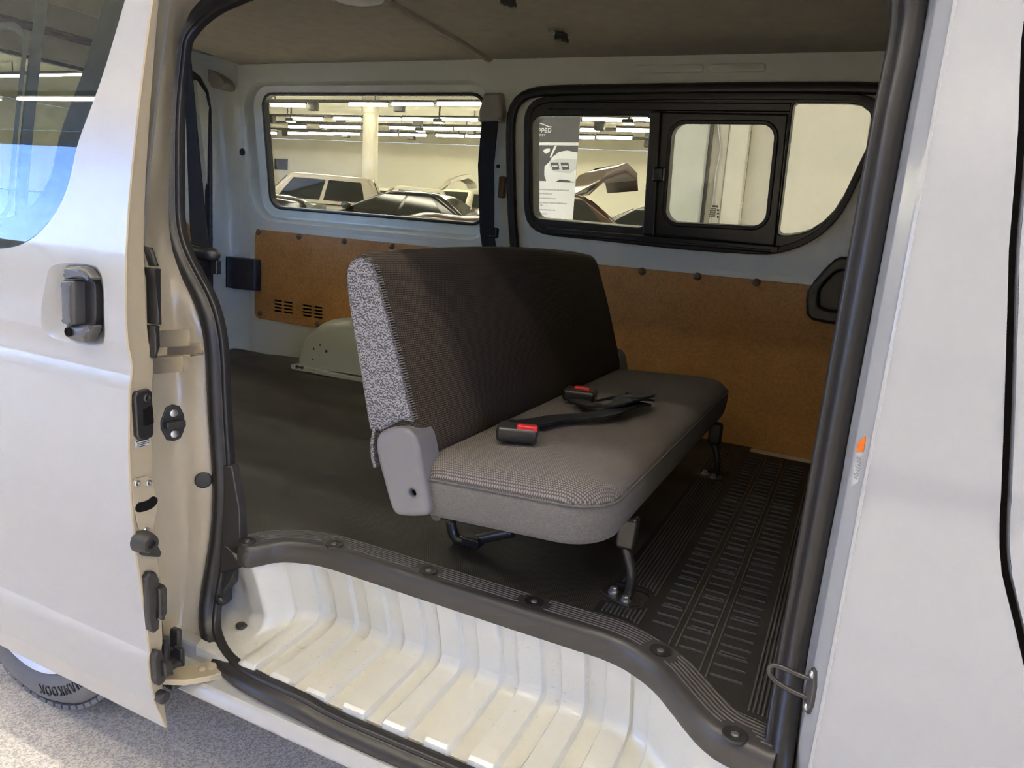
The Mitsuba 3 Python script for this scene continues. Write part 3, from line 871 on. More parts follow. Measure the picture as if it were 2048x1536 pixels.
for u, v in ((517, 464), (598, 473), (688, 482), (783, 493), (514, 547), (520, 627), (635, 648)):
    rivet(k + '__rivet', at(u, v, y=1.638))
k = add('van__side_panel', prism(Polygon([(-1.235, 1.198), (XF - 0.3, 1.205), (XF - 0.3, 0.60), (-1.235, 0.60)]).buffer(-0.01).buffer(0.01), 0.003, 0.012, fr_wall(), 0.002), 'hardboard', 30, label='plain brown hardboard panel behind the bench')
for u, v in ((1284, 543), (1395, 553), (1513, 565)):
    rivet(k + '__rivet', at(u, v, y=1.638))

# black handle plate of the far door
hp = [(1612, 600), (1614, 583), (1628, 562), (1650, 537), (1669, 519), (1682, 513), (1735, 515), (1725, 655), (1690, 652), (1650, 646), (1624, 640), (1613, 628)]
hq = [at(u, v, y=1.61)[[0, 2]] for u, v in hp]
hi = [at(u, v, y=1.61)[[0, 2]] for u, v in ((1638, 600), (1641, 580), (1656, 561), (1671, 547), (1684, 542), (1725, 544), (1718, 628), (1680, 622), (1648, 617), (1639, 611))]
hpoly, hhole = Polygon(hq).buffer(-0.012).buffer(0.012), Polygon(hi).buffer(-0.008).buffer(0.008)
k = add('van__inner_door_handle', prism(hpoly.difference(hhole), 0.0, -0.04, fr_xz(1.638), 0.010), 'black_plastic', 40, label='black inner handle plate of the far door')
add(k + '__cup', prism(hhole.buffer(0.003), 0.0, -0.006, fr_xz(1.636), 0.001), 'black_plastic', 40)
a, b = at(1700, 545, y=1.6), at(1692, 612, y=1.6)
add(k + '__lever', tube([a, (a + b) / 2, b], 0.007, 8), 'black_plastic', True)
a = at(1690, 605, y=1.6)
add(k + '__lever_pivot', rbox(a[0] - 0.02, a[0] + 0.03, 1.60, 1.635, a[2] - 0.012, a[2] + 0.014, 0.004), 'black_plastic')

# rear pillar, rear frame and rear door
ring0, ring1 = [], []
zs = np.r_[np.linspace(0.60, 1.22, 4), np.linspace(1.25, 1.93, 8)]
pl = []
for z in zs:
    y0 = float(yw(z))
    pl.append([(XR0 + 0.02, y0 - 0.0005, z), (XR0 - 0.02, y0 - 0.003, z), (XR0 - 0.055, y0 - 0.016, z), (XR0 - 0.08, y0 - 0.04, z), (XR0 - 0.092, y0 - 0.075, z), (XR0 - 0.10, y0 - 0.12, z), (XR0 - 0.16, y0 - 0.125, z)])
add('van__rear_pillar', loft(pl, False), 'white_inner_paint', 60, label='white rear corner pillar')
YR0, YR1 = 0.14, 1.525
dr_o = rrect(YR0, YR1, 0.52, 1.855, 0.14, 8)
add('van__rear_frame', prism(Polygon(sbox(0.06, 0.3, 1.70, 1.95).exterior, [dr_o]), -0.03, 0.0, fr_yz(XR0 - 0.11), 0.003), 'white_inner_paint', 40)
seal_path = [np.array([XR0 - 0.105, y, z]) for y, z in resample(inset(dr_o, 0.004), 80)]
add('van__rear_door_seal', sweep(np.array(seal_path), circ(0.014, 8, 0.018), True, up=(1, 0, 0)), 'seal_rubber', 50, label='black seal round the rear door')
rw = rrect(YR0 + 0.17, YR1 - 0.15, 1.285, 1.76, 0.07, 8)
k = add('van__rear_door', prism(Polygon(rrect(YR0 - 0.02, YR1 + 0.02, 0.4, 1.88, 0.12, 6), [rw]), -0.05, -0.015, fr_yz(XR0 - 0.11), 0.006), 'white_inner_paint', 40)
add(k + '__window_rubber', prism(Polygon(rw, [inset(rw, 0.012)]), -0.05, -0.02, fr_yz(XR0 - 0.11), 0.003), 'window_frame_black', 40)
v_, f_ = trimesh.creation.triangulate_polygon(Polygon(inset(rw, 0.004)), engine='earcut')
add(k + '__pane', tm(np.c_[np.full(len(v_), XR0 - 0.145), v_], f_), 'clear_glass', False)
add(k + '__panel', prism(rrect(YR0 + 0.10, YR1 - 0.10, 0.72, 1.215, 0.03, 5), -0.015, -0.004, fr_yz(XR0 - 0.11), 0.002), 'hardboard', 30, label='brown hardboard panel')
# oval rubber cover and the dark box cover on the rear corner
ov = spline([at(u, v, y=1.535)[[0, 2]] for u, v in ((398, 141), (412, 139), (432, 143), (448, 155), (458, 169), (455, 179), (443, 180), (434, 176), (424, 160), (412, 149))], 40, True)
ovp = Polygon(ov).buffer(0)
if ovp.geom_type != 'Polygon':
    ovp = max(ovp.geoms, key=lambda g: g.area)
add('van__corner_cover', prism(ovp, 0.06, -0.03, fr_xz(1.535), 0.003), 'beige_plastic', 40, label='grey oval rubber patch')
a, b = at(448, 514, y=1.585), at(504, 580, y=1.585)
cpr = []
for i, t in enumerate(np.linspace(0, 1, 9)):
    x = a[0] + (b[0] - a[0]) * t
    cpr.append((x, 1.585 + 0.022 * (2 * t - 0.7) ** 2))
cz0, cz1 = at(475, 578, y=1.585)[2], at(475, 516, y=1.585)[2]
outer = [(x, y) for x, y in cpr] + [(x, y + 0.10) for x, y in cpr[::-1]]
add('van__box_cover', prism(Polygon(outer), cz0, cz1, lambda p: np.c_[p[:, 0], p[:, 1], p[:, 2]], 0.004), 'navy_plastic', 40, label='dark blue plastic box on the rear corner')
p = fw(485, 304)
add('van__pillar_plug', lathe([(0.016, 0), (0.016, 0.003), (0.01, 0.005), (0, 0.005)], np.array([p[0], float(yw(p[2])), p[2]]), (0, -1, 0), 16), 'soft_rubber', True)

# ceiling lining, roof, bow, lamp, hooks
HZ = 1.9


def head(x, y):
    return HZ + 0.016 * (1 - ((y - 0.85) / 0.75) ** 2) + 0.0 * x


hl = grid(lambda u, v: np.c_[u, v, head(u, v)], np.linspace(-2.585, XF, 30), np.linspace(0.14, 1.566, 20))
hl2 = hl.copy()
hl2.vertices = hl.vertices + np.array([0, 0, 0.012])
edge = np.array([[x, 1.566] for x in np.linspace(-2.585, XF, 30)])
add('van__headlining', cat([hl, hl2, loft([np.c_[edge, np.full(30, head(0, 1.566))], np.c_[edge, np.full(30, head(0, 1.566) + 0.012)]], False)]), 'headlining', 30, label='dark beige fabric roof lining')
bow = np.array([[-1.358 + 0.0 * y, y, head(0, y) - 0.001] for y in np.linspace(0.16, 1.57, 24)])
add('van__roof_bow', sweep(bow, [(-0.019, 0.003), (-0.012, -0.006), (0, -0.009), (0.012, -0.006), (0.019, 0.003)], up=(0, 0, 1)), 'headlining', 50, label='raised seam strip across the roof lining')
roof_y = np.linspace(-0.02, 1.66, 18)
rf = grid(lambda u, v: np.c_[u, v, 1.925 + 0.045 * (1 - np.abs((v - 0.82) / 0.84) ** 2.5)], np.linspace(-2.80, XF, 6), roof_y)
add('van__roof', rf, 'white_paint', 40)
c = at(722, 0, z=HZ + 0.01)
lamp = lathe([(0.0, -0.016), (0.05, -0.015), (0.075, -0.010), (0.083, -0.002), (0.083, 0.01)], (0, 0, 0), (0, 0, 1), 40)
lamp.vertices = lamp.vertices * [1.0, 0.62, 1] + np.array([c[0], c[1] - 0.005, head(0, c[1])])
k = add('van__roof_lamp', lamp, 'white_print', 50, label='oval lamp on the roof lining')
rl = lathe([(0.083, 0.0), (0.098, -0.004), (0.103, 0.006)], (0, 0, 0), (0, 0, 1), 40)
rl.vertices = rl.vertices * [1.0, 0.65, 1] + np.array([c[0], c[1] - 0.005, head(0, c[1]) - 0.003])
add(k + '__rim', rl, 'beige_plastic', 50)
for u, v in ((1112, 64), (1004, -6)):
    c = at(u, v, z=HZ + 0.008)
    c[2] = head(0, c[1])
    k = add('van__roof_hook', lathe([(0.026, 0.0), (0.026, -0.004), (0.018, -0.008), (0, -0.009)], c, (0, 0, 1), 20), 'bolt_steel', 50, label='small hook on the roof lining')
    add(k + '__hook', cat([rbox(c[0] + 0.0, c[0] + 0.038, c[1] - 0.012, c[1] + 0.012, c[2] - 0.028, c[2] - 0.008, 0.004), rbox(c[0] + 0.024, c[0] + 0.042, c[1] - 0.012, c[1] + 0.012, c[2] - 0.036, c[2] - 0.022, 0.004)]), 'black_plastic')

# floor pan, added dark panel that keeps cab light out
fp = grid(lambda u, v: np.c_[u, v, np.full(len(u), ZF - 0.006)], np.linspace(-2.74, XF, 3), np.linspace(0.20, 1.70, 3))
fp2 = fp.copy()
fp2.vertices[:, 2] -= 0.05
add('van__floor', cat([fp, fp2]), 'white_inner_paint', 30)
add('van__added_cab_panel', rbox(0.42, 0.46, 0.10, 1.64, 0.4, 1.91, 0.01), 'trim_plastic', label='added dark panel shutting off light from the front cab')
add('van__underbody', rbox(-2.7, XF, 0.22, 1.62, 0.28, 0.55, 0.03), 'soft_rubber')

# wheel arch on the far side
wa = []
cx, ca, cb = -1.70, 0.455, 0.255
th = np.linspace(0, PI, 30)
for y, s_ in ((1.66, 1.0), (1.56, 1.0), (1.505, 0.99), (1.485, 0.97), (1.472, 0.92), (1.463, 0.82), (1.458, 0.5), (1.457, 0.05)):
    bump = 1 + 0.018 * (np.abs(np.cos(th) + 0.28) < 0.09) + 0.018 * (np.abs(np.cos(th) + 0.62) < 0.09)
    e = 0.80
    wa.append(np.c_[cx + ca * (0.6 + 0.4 * s_ if s_ < 1 else 1) * np.sign(np.cos(th)) * np.abs(np.cos(th)) ** e, np.full(30, y), ZF + 0.02 + (cb * s_ * np.sin(th) ** e) * bump])
k = add('van__wheel_arch', loft(wa, False), 'worn_paint', 60, label='scratched white wheel arch box')
add(k + '__flange', rbox(cx - ca - 0.01, cx + ca + 0.01, 1.448, 1.6, ZF + 0.004, ZF + 0.026, 0.004), 'worn_paint')

# far seat belt on the pillar between the windows
p = fw(990, 221)
yb = float(yw(p[2]))
k = add('van__far_seat_belt', loft([np.c_[x, y, z] for x, y, z in [
    [np.array([-1, -1, 1, 1]) * 0.034 * s_ + c_[0], np.array([-1, 1, 1, -1]) * 0.002 + c_[1], np.full(4, c_[2])] for c_, s_ in
    [((p[0] - 0.002, yb - 0.030, p[2] - 0.04), 1.0), ((p[0] - 0.008, yb - 0.026, p[2] - 0.2), 0.98), ((p[0] - 0.005, yb - 0.004, p[2] - 0.34), 0.95), ((p[0] + 0.004, yb + 0.0, p[2] - 0.45), 0.9), ((p[0] + 0.006, 1.62, 1.20), 0.9), ((p[0] + 0.006, 1.625, 1.0), 0.9)]]], True, True, True), 'belt_webbing', 40, label='dark seat belt hanging from the far pillar')
cv = Polygon([(p[0] - 0.048, p[2] - 0.048), (p[0] + 0.046, p[2] - 0.044), (p[0] + 0.05, p[2] - 0.01), (p[0] + 0.036, p[2] + 0.058), (p[0] - 0.034, p[2] + 0.056), (p[0] - 0.05, p[2] - 0.01)]).buffer(-0.008).buffer(0.008)
add(k + '__guide_cover', prism(cv, -0.002, -0.04, fr_xz(yb), 0.014, 5), 'beige_plastic', 50, label='grey beige belt guide cover')
q = fw(997, 466)
add(k + '__tongue', rbox(q[0] - 0.02, q[0] + 0.022, 1.585, 1.605, q[2] - 0.02, q[2] + 0.02, 0.006), 'black_plastic')
add(k + '__belt_stop', lathe([(0.007, 0), (0.007, 0.006), (0, 0.008)], np.array([p[0] + 0.032, yb - 0.0, p[2] - 0.20]), (0, -1, 0), 12), 'soft_rubber', True)
a = fw(1006, 375)
add('van__pillar_clip', rbox(a[0] - 0.012, a[0] + 0.014, float(yw(a[2])) - 0.022, float(yw(a[2])) + 0.004, a[2] - 0.04, a[2] + 0.04, 0.006), 'rivet_brown')

# ------------------------------------------------------------------ the near side of the body
OFF = 0.108


def ybody(z):
    return prof(z) + OFF


# panel between the sliding door and the front door
seam = [at(u, v, y=-0.035) for u, v in ((2060, 60), (2048, 250), (2035, 380), (2022, 500), (2012, 720), (2004, 920), (2001, 1020), (2000, 1100), (2003, 1145), (2012, 1185), (2028, 1250), (2050, 1345), (2075, 1440), (2100, 1530))]
seam = [(p[0], p[2]) for p in seam]
seam = [(seam[0][0] - 0.012, 1.80)] + seam + [(0.36, 0.25)]
EX = 0.046
bp = Polygon([(EX, 1.80)] + seam + [(EX, 0.25)])
hem = [(EX, z) for z in _zz if 0.25 <= z <= 1.8]
skin = lambda dx=0.0, dy=0.0: (lambda p: np.c_[p[:, 0] + dx, ybody(p[:, 1]) + dy, p[:, 1]])
k = add('van__pillar_panel', banded(bp, _zz, skin()), 'white_paint', 50, label='smooth white body panel right of the door opening')
fd = Polygon([(x + 0.010, z) for x, z in seam] + [(0.95, 0.25), (0.95, 1.80)])
add('van__front_door', banded(fd, _zz, skin(0, 0.0)), 'white_paint', 50, label='rear edge of the white front door')
seam3 = np.array([(x + 0.005, float(ybody(z)) + 0.016, z) for x, z in seam])
add('van__door_gap', sweep(spline(seam3, 60), [(-0.012, -0.002), (0.012, -0.002), (0.012, 0.002), (-0.012, 0.002)], up=(0, -1, 0)), 'dark_hole', 40)
for dx, sg in ((0.0, 1), (0.010, -1)):
    r0 = np.array([(x + dx, float(ybody(z)), z) for x, z in seam])
    r1 = np.array([(x + dx + 0.002 * sg, float(ybody(z)) + 0.02, z) for x, z in seam])
    add('van__pillar_panel__seam_edge' if sg > 0 else 'van__front_door__edge', loft([spline(r0, 60), spline(r1, 60)], False), 'white_paint', 50)
# jamb of that pillar, from the panel's hem to the seal
zj = np.linspace(0.27, 1.79, 60)
jx = [(EX, 0.0), (EX - 0.0015, -0.002), (EX - 0.004, -0.001), (EX - 0.005, 0.003), (EX - 0.0065, 0.008), (EX - 0.018, 0.034), (EX - 0.020, 0.040), (EX - 0.0215, 0.060), (EX - 0.026, 0.078), (EX - 0.030, 0.11)]
add('van__door_jamb', loft([np.array([(x, float(ybody(z)) + y, z) for x, y in jx]) for z in zj], False), 'white_paint', 50, label='white door jamb right of the opening')
# striker loop on the jamb
a = at(1626, 1378, y=-0.005)
S0 = np.array([0.034, -0.008, a[2]])
pl_ = [(math.cos(t) * 0.011, math.sin(t) * 0.034) for t in np.linspace(0, 2 * PI, 9)[:-1] + PI / 8]
k = add('van__striker', prism(Polygon([(y * 1.1, z * 1.0) for y, z in pl_]), 0.0, -0.009, fr_axes(S0 + [0, 0, 0], (0.42, -0.9, 0), (0, 0, 1), (0.9, 0.42, 0)), 0.002), 'handle_plastic', 40, label='dark steel door striker with its loop')
lo = [S0 + np.array(q) for q in ((-0.006, 0, 0.014), (-0.03, 0.004, 0.0145), (-0.054, 0.008, 0.014), (-0.060, 0.009, 0.008), (-0.058, 0.009, -0.001), (-0.046, 0.007, -0.009), (-0.028, 0.004, -0.0125), (-0.006, 0, -0.013))]
add(k + '__loop', tube(spline(lo, 40), 0.0035, 8), 'dark_steel', True)
for dz in (0.024, -0.024):
    add(k + '__screw', lathe([(0.0058, 0), (0.0058, 0.002), (0, 0.003)], S0 + np.array([-0.008, -0.004, dz]), (-0.9, -0.42, 0), 12), 'bolt_steel', True)
# warning sticker on the jamb
sv = [at(u, v, y=0.012) for u, v in ((1716, 856), (1728, 886), (1722, 932), (1707, 968), (1703, 950))]
zt, zm, zb = sv[0][2], at(1718, 888, y=0.012)[2], at(1708, 966, y=0.012)[2]
jf = fr_axes((0, 0, 0), (-0.018 / 0.0316, 0.026 / 0.0316, 0), (0, 0, 1), (-0.026 / 0.0316, -0.018 / 0.0316, 0))


def on_jamb(poly, d):
    """(s, z): s from 0 to 0.03 across the jamb's middle face."""
    def g(p):
        o = np.c_[np.full(len(p), EX - 0.0065), ybody(p[:, 1]) + 0.008, p[:, 1]]
        return o + p[:, :1] * np.array([-0.404, 0.915, 0]) + (p[:, 2:3] + d) * np.array([-0.915, -0.404, 0])
    return prism(poly, 0.0, 0.0006, g)


k = add('van__warning_sticker', on_jamb(Polygon([(0.006, zt), (0.022, zt - 0.012), (0.022, zb + 0.004), (0.018, zb), (0.006, zb + 0.01)]), 0.0), 'white_print', False, label='white and orange warning sticker on the jamb')
add(k + '__orange_field', on_jamb(Polygon([(0.006, zt), (0.022, zt - 0.012), (0.022, zm - 0.006), (0.006, zm)]), 0.0006), 'orange_print', False)
for j in range(8):
    z = zm - 0.012 - j * (zm - zb - 0.022) / 8
    add(k + '__text_line', on_jamb(sbox(0.008, z - 0.0008, 0.0195 - 0.003 * (j % 3), z + 0.0008), 0.0006), 'grey_mark', False)

# seal round the door opening
sp = []
for u, v, yy in ((352, 76, 0.085), (347, 110, 0.085), (338, 200, 0.085), (335, 300, 0.085), (335, 380, 0.085), (338, 450, 0.085), (352, 505, 0.085), (376, 555, 0.085), (402, 605, 0.085), (420, 670, 0.085), (427, 760, 0.085),
                 (432, 860, 0.085), (438, 960, 0.085), (434, 1060, 0.085), (422, 1140, 0.08), (412, 1200, 0.07), (411, 1250, 0.055), (425, 1297, 0.03), (450, 1334, 0.005), (490, 1363, -0.012), (540, 1389, -0.02), (600, 1418, -0.022)):
    p = at(u + 8, v, y=yy)
    p = at(u + 8, v, y=yy + float(ytilt(p[2])) * 0.85)
    sp.append(p)
top_l = sp[0]
seal = sp + [np.array([x, -0.022, 0.398]) for x in (-0.75, -0.5, -0.25, -0.12)] + [np.array([-0.045, -0.028, 0.405]), np.array([-0.012, -0.035, 0.43]), np.array([0.004, -0.030, 0.49]), np.array([0.008, -0.010, 0.58]), np.array([0.006, 0.025, 0.66])]
for z in (0.75, 0.9, 1.05, 1.2, 1.35, 1.5, 1.6):
    seal.append(np.array([0.004 - 0.0, 0.062 + float(ytilt(z)) * 0.9, z]))
seal += [np.array([-0.02, 0.062 + float(ytilt(1.68)) * 0.9, 1.685]), np.array([-0.07, 0.062 + float(ytilt(1.72)) * 0.9, 1.725]), np.array([-0.16, 0.062 + float(ytilt(1.735)) * 0.9, 1.738])]
seal += [np.array([x, 0.06 + float(ytilt(1.74)) * 0.9, 1.74]) for x in (-0.5, -0.85)] + [np.array([-1.0, 0.06 + float(ytilt(1.73)) * 0.9, 1.728])] + [at(u, v, y=0.145) for u, v in ((455, -14), (424, 2), (398, 22), (378, 44))]
seal = spline(seal, 260, True)
# profile: a runs out of the opening, b towards the camera
ctr = np.array([-0.58, 0.06, 1.05])
tl = np.roll(seal, -1, 0) - np.roll(seal, 1, 0)
prof_s = np.array([(-0.024, -0.012), (-0.010, -0.014), (0.004, -0.012), (0.013, -0.006), (0.017, 0.002), (0.0165, 0.010), (0.012, 0.017), (0.004, 0.021), (-0.005, 0.020), (-0.011, 0.014), (-0.0135, 0.006), (-0.015, 0.004), (-0.020, 0.005), (-0.024, 0.001)])
add('van__door_seal', sweep(seal, prof_s * [1.0, 1.0], True, up=(0, -1, 0)), 'seal_rubber', 50, label='thick black rubber seal round the door opening')

# rear pillar of the opening: a pressed surface from behind the door edge to the seal
ks = [i for i in range(len(seal)) if seal[i][0] < -1.0 and 0.36 < seal[i][2] < 1.72]
ks = sorted(ks, key=lambda i: seal[i][2])
cp = []
for i in ks:
    s_ = seal[i]
    o = np.array([-1.20 - 0.25 * max(0, 0.55 - s_[2]) * 0, float(ybody(s_[2])) + 0.004, s_[2]])
    row = []
    for t in np.linspace(-0.25, 1.12, 24):
        p = o + (s_ + np.array([-0.004, 0.01, 0]) - o) * t
        # the pressed hollow of the pillar
        hol = (0.016 + 0.022 * math.exp(-((s_[2] - 1.03) / 0.07) ** 2)) * math.exp(-((t - 0.42) / 0.22) ** 2) * (1 if s_[2] < 1.15 else max(0, 1 - (s_[2] - 1.15) / 0.15))
        n_ = np.array([0.75, -0.66, 0])
        row.append(p - n_ * hol)
    cp.append(row)
c_pillar = loft(cp, False)
add('van__door_pillar', c_pillar, 'cream_paint', 60, label='cream white pillar behind the open door')


def hit(mesh, u, v):
    q = ray(u, v)
    loc, _, tri = mesh.ray.intersects_location([CAM], [q], multiple_hits=False)
    n = mesh.face_normals[tri[0]]
    return loc[0], n if n @ q < 0 else -n


def axes(n):
    up = np.array([0, 0, 1.0]) - n * n[2]
    up /= np.linalg.norm(up)
    return np.cross(up, n), up, n


# door stop striker on the pillar
try:
    c, n = hit(c_pillar, 345, 845)
except Exception:
    c, n = at(345, 845, x=-1.16), np.array([0.8, -0.6, 0])
fa = axes(n)
k = add('van__pillar_striker', prism(Polygon([(-0.023, 0.006), (-0.023, -0.008), (-0.012, -0.032), (0, -0.036), (0.012, -0.032), (0.023, -0.010), (0.023, 0.006), (0.012, 0.031), (0, 0.035), (-0.012, 0.031)]).buffer(0.002), -0.004, 0.005, fr_axes(c, *fa), 0.002), 'black_plastic', 40, label='black striker with two screws on the pillar')
add(k + '__bridge', prism(rrect(-0.020, 0.020, -0.010, 0.006, 0.004, 3), 0.0, 0.018, fr_axes(c, *fa), 0.004), 'black_plastic', 40)
for dz in (0.020, -0.022):
    add(k + '__screw', lathe([(0.0085, 0), (0.0085, 0.003), (0.0065, 0.0045), (0, 0.0045)], c + fa[1] * dz + n * 0.004, n, 14), 'bolt_steel', True)
for (u, v, r_) in ((410, 960, 0.017),):
    try:
        c, n = hit(c_pillar, u - 3, v)
        add('van__pillar_plug', lathe([(r_, -0.002), (r_, 0.002), (r_ * 0.8, 0.003), (0, 0.003)], c, n, 20), 'soft_rubber', True, label='round black plug in the pillar')
    except Exception:
        pass
# body side behind the open door, with its own window opening
qo = Polygon(sbox(-2.82, 0.30, -1.19, 1.84).exterior, [rrect(-2.45, -1.36, 1.30, 1.76, 0.08, 6)])
add('van__rear_quarter', banded(qo, _zz, skin(0, 0.004)), 'white_paint', 50)
add('van__cant_rail', loft([np.array([(x, 0.062 + 0.09 + 0.0, 1.745), (x, 0.07, 1.755), (x, float(ybody(1.77)) + 0.01, 1.765), (x, float(ybody(1.80)) + 0.0, 1.80), (x, float(ybody(1.84)), 1.84), (x, 0.035, 1.90), (x, 0.10, 1.945), (x, 0.24, 1.955), (x, 0.22, 1.912), (x, 0.15, 1.88), (x, 0.16, 1.75)]) for x in np.linspace(-2.80, XF, 12)], False), 'white_paint', 50)
add('van__inner_quarter', prism(Polygon(sbox(-2.70, 0.6, -1.41, 1.90).exterior, [rrect(-2.47, -1.48, 1.29, 1.76, 0.08, 6)]), 0.10, 0.13, lambda p: np.c_[p[:, 0], p[:, 2] + ytilt(p[:, 1]) * 0.9, p[:, 1]], 0.003), 'white_inner_paint', 40)

# sill below the opening
xs_ = np.linspace(-2.4, 0.9, 60)
sill = [(0.03, 0.418), (0.004, 0.418), (0.0, 0.414), (-0.001, 0.400), (-0.006, 0.391), (-0.036, 0.386), (-0.044, 0.385), (-0.050, 0.380), (-0.056, 0.370), (-0.057, 0.362), (-0.054, 0.356), (-0.02, 0.335), (0.06, 0.30), (0.2, 0.28)]
add('van__sill', loft([np.array([(x, y, z) for y, z in sill]) for x in xs_], False), 'white_paint', 30, label='white sill under the door opening')
# ------------------------------------------------------------------ step well with its pressed ribs
_sx = [-1.20, -1.10, -1.06, -1.026, -0.993, -0.95, -0.912, -0.86, -0.70, -0.50, -0.303, -0.26, -0.225, -0.19, -0.16, -0.13, -0.102, -0.07, -0.035, 0.03, 0.08]
_sy = [0.08, 0.07, 0.058, 0.055, 0.108, 0.134, 0.145, 0.148, 0.147, 0.147, 0.148, 0.141, 0.126, 0.103, 0.072, 0.040, 0.013, -0.005, -0.012, -0.02, -0.02]
ysill = PchipInterpolator(_sx, _sy)
zt_ = 0.428


def rib(x):
    """Height of the pressed ribs along the step, 0 to 1."""
    t = ((x + 0.735 + 0.087 * 20) / 0.0872) % 1.0
    up = np.clip((t - 0.02) / 0.05, 0, 1) * np.clip((0.64 - t) / 0.05, 0, 1)
    up = up * up * (3 - 2 * up)
    return up * np.clip((x + 1.0) / 0.03, 0, 1) * np.clip((-0.16 - x) / 0.03, 0, 1)


xs_ = np.unique(np.r_[np.linspace(-1.21, 0.05, 440)])
us = np.r_[np.linspace(0, 1, 14), 1 + np.linspace(0.12, 1, 8), 2 + np.linspace(0.03, 1, 22)]


def step_pt(x, u):
    yr = ysill(x) + 0.004
    yb_ = yr + 0.050                          # the riser leans: its foot stands further in
    R_ = 0.035
    y0 = np.minimum(np.interp(x, [-1.2, -1.145, -1.105], [0.085, 0.075, -0.001]), yb_ - 0.04)
    out = np.zeros((len(x), 3))
    nrm = np.zeros((len(x), 2))
    h = rib(x)
    a = u <= 1
    out[:, 0] = x
    # riser from z = 0.60 down
    yr_, yb2 = yr, yb_
    zr = 0.612 + (zt_ + R_ - 0.612) * np.clip(u, 0, 1)
    y_r = yr_ + (yb2 - yr_) * np.clip(u, 0, 1) ** 0.8
    th = np.clip(u - 1, 0, 1) * PI / 2
    y_f = yb2 - R_ * (1 - np.cos(th))
    z_f = zt_ + R_ * (1 - np.sin(th))
    t = np.clip(u - 2, 0, 1)
    y_t = (yb2 - R_) + (y0 - (yb2 - R_)) * t
    z_t = zt_ - 0.010 * t
    y = np.where(u <= 1, y_r, np.where(u <= 2, y_f, y_t))
    z = np.where(u <= 1, zr, np.where(u <= 2, z_f, z_t))
    amp = 0.0135 * np.where(u <= 1, np.clip(u / 0.25, 0, 1) * 0.6 + 0.0, np.where(u <= 2, 0.6 + 0.4 * (u - 1), 1.0))
    amp = np.maximum(amp, 0.008 * (u <= 1))
    pad = 0.0035 * np.clip((t - 0.76) / 0.03, 0, 1) * (t > 0)
    ny = np.where(u <= 1, -1.0, np.where(u <= 2, -np.cos(th), 0.0))
    nz = np.where(u <= 1, 0.0, np.where(u <= 2, np.sin(th), 1.0))
    d = amp * h + pad * h
    out[:, 1] = y + ny * d
    out[:, 2] = z + nz * d
    return out


g = grid(step_pt, xs_, us)
lip0 = step_pt(xs_, np.full(len(xs_), 3.0))
lip1 = lip0 - np.array([0, 0, 0.02])
wav = lip0.copy()
wav[:, 1] -= 0.007 * rib(xs_)
wav[:, 2] -= 0.004
lip1[:, 1] = wav[:, 1]
k = add('van__step', cat([g, loft([lip0, wav, lip1], False)]), 'step_paint_lifted', 32, label='white ribbed step well under the floor edge')
c = at(484, 1252, z=zt_ + 0.002)
add(k + '__plug', lathe([(0.013, -0.001), (0.013, 0.003), (0.009, 0.004), (0.003, 0.003), (0, 0.003)], c, (0, 0, 1), 20), 'soft_rubber', True, label='round black drain plug')
hc = at(605, 1378, z=0.409)
add(k + '__drain_slot', rbox(hc[0] - 0.022, hc[0] + 0.016, -0.0125, -0.006, 0.401, 0.409, 0.002), 'dark_hole')

# floor-edge trim with grooves and screws
tx_ = np.linspace(-1.045, 0.0, 90)
tp = resample(np.c_[tx_, ysill(tx_)], 140, False)
tn = np.gradient(tp, axis=0)
tn = np.stack([tn[:, 1], -tn[:, 0]], 1)
tn /= np.linalg.norm(tn, axis=1, keepdims=True)       # outwards, to the camera
TZ = ZF + 0.014
pf = [(-0.002, 0.592), (0.0, 0.592), (0.003, 0.598), (0.005, 0.612), (0.004, 0.626), (0.0, 0.634), (-0.006, 0.6385), (-0.012, TZ)]
pf += [(-0.060, TZ), (-0.064, TZ - 0.003), (-0.066, ZF), (-0.060, ZF - 0.006), (-0.01, ZF - 0.006), (-0.004, 0.61)]
rings = [np.c_[p[0] + n_[0] * np.array([q[0] for q in pf]), p[1] + n_[1] * np.array([q[0] for q in pf]), [q[1] for q in pf]] for p, n_ in zip(tp, tn)]
k = add('van__step_trim', loft(rings, True, True, True), 'trim_plastic', 40, label='dark grey ribbed plastic edge of the floor')
screws = [at(u, v, z=TZ) for u, v in ((494, 1083), (669, 1089), (857, 1142), (1068, 1204), (1321, 1302), (1470, 1470))]
for j in range(6):
    o = -0.020 - 0.0072 * j
    seg, run = [], []
    for p, n_ in zip(tp, tn):
        q = np.array([p[0] + n_[0] * o, p[1] + n_[1] * o, TZ + 0.0002])
        if min(np.hypot(*(q[:2] - s_[:2])) for s_ in screws) < 0.027:
            if len(run) > 2:
                seg.append(run)
            run = []
        else:
            run.append(q)
    if len(run) > 2:
        seg.append(run)
    for r_ in seg:
        add(k + '__ridge', sweep(np.array(r_), [(-0.0009, -0.001), (0.0009, -0.001), (0.0006, 0.0012), (-0.0006, 0.0012)]), 'trim_ridge', False)
for s_ in screws:
    w = add(k + '__screw_seat', lathe([(0.018, -0.002), (0.018, 0.0022), (0.0155, 0.003), (0.011, 0.0012), (0.0085, 0.0008), (0, 0.0008)], (s_[0], s_[1], TZ), (0, 0, 1), 20), 'black_plastic', 50)
    add(w + '__screw', lathe([(0.0058, 0.0006), (0.0058, 0.002), (0.004, 0.0034), (0.0015, 0.0034), (0.0014, 0.0024), (0, 0.0024)], (s_[0], s_[1], TZ), (0, 0, 1), 14), 'screw_steel', True)
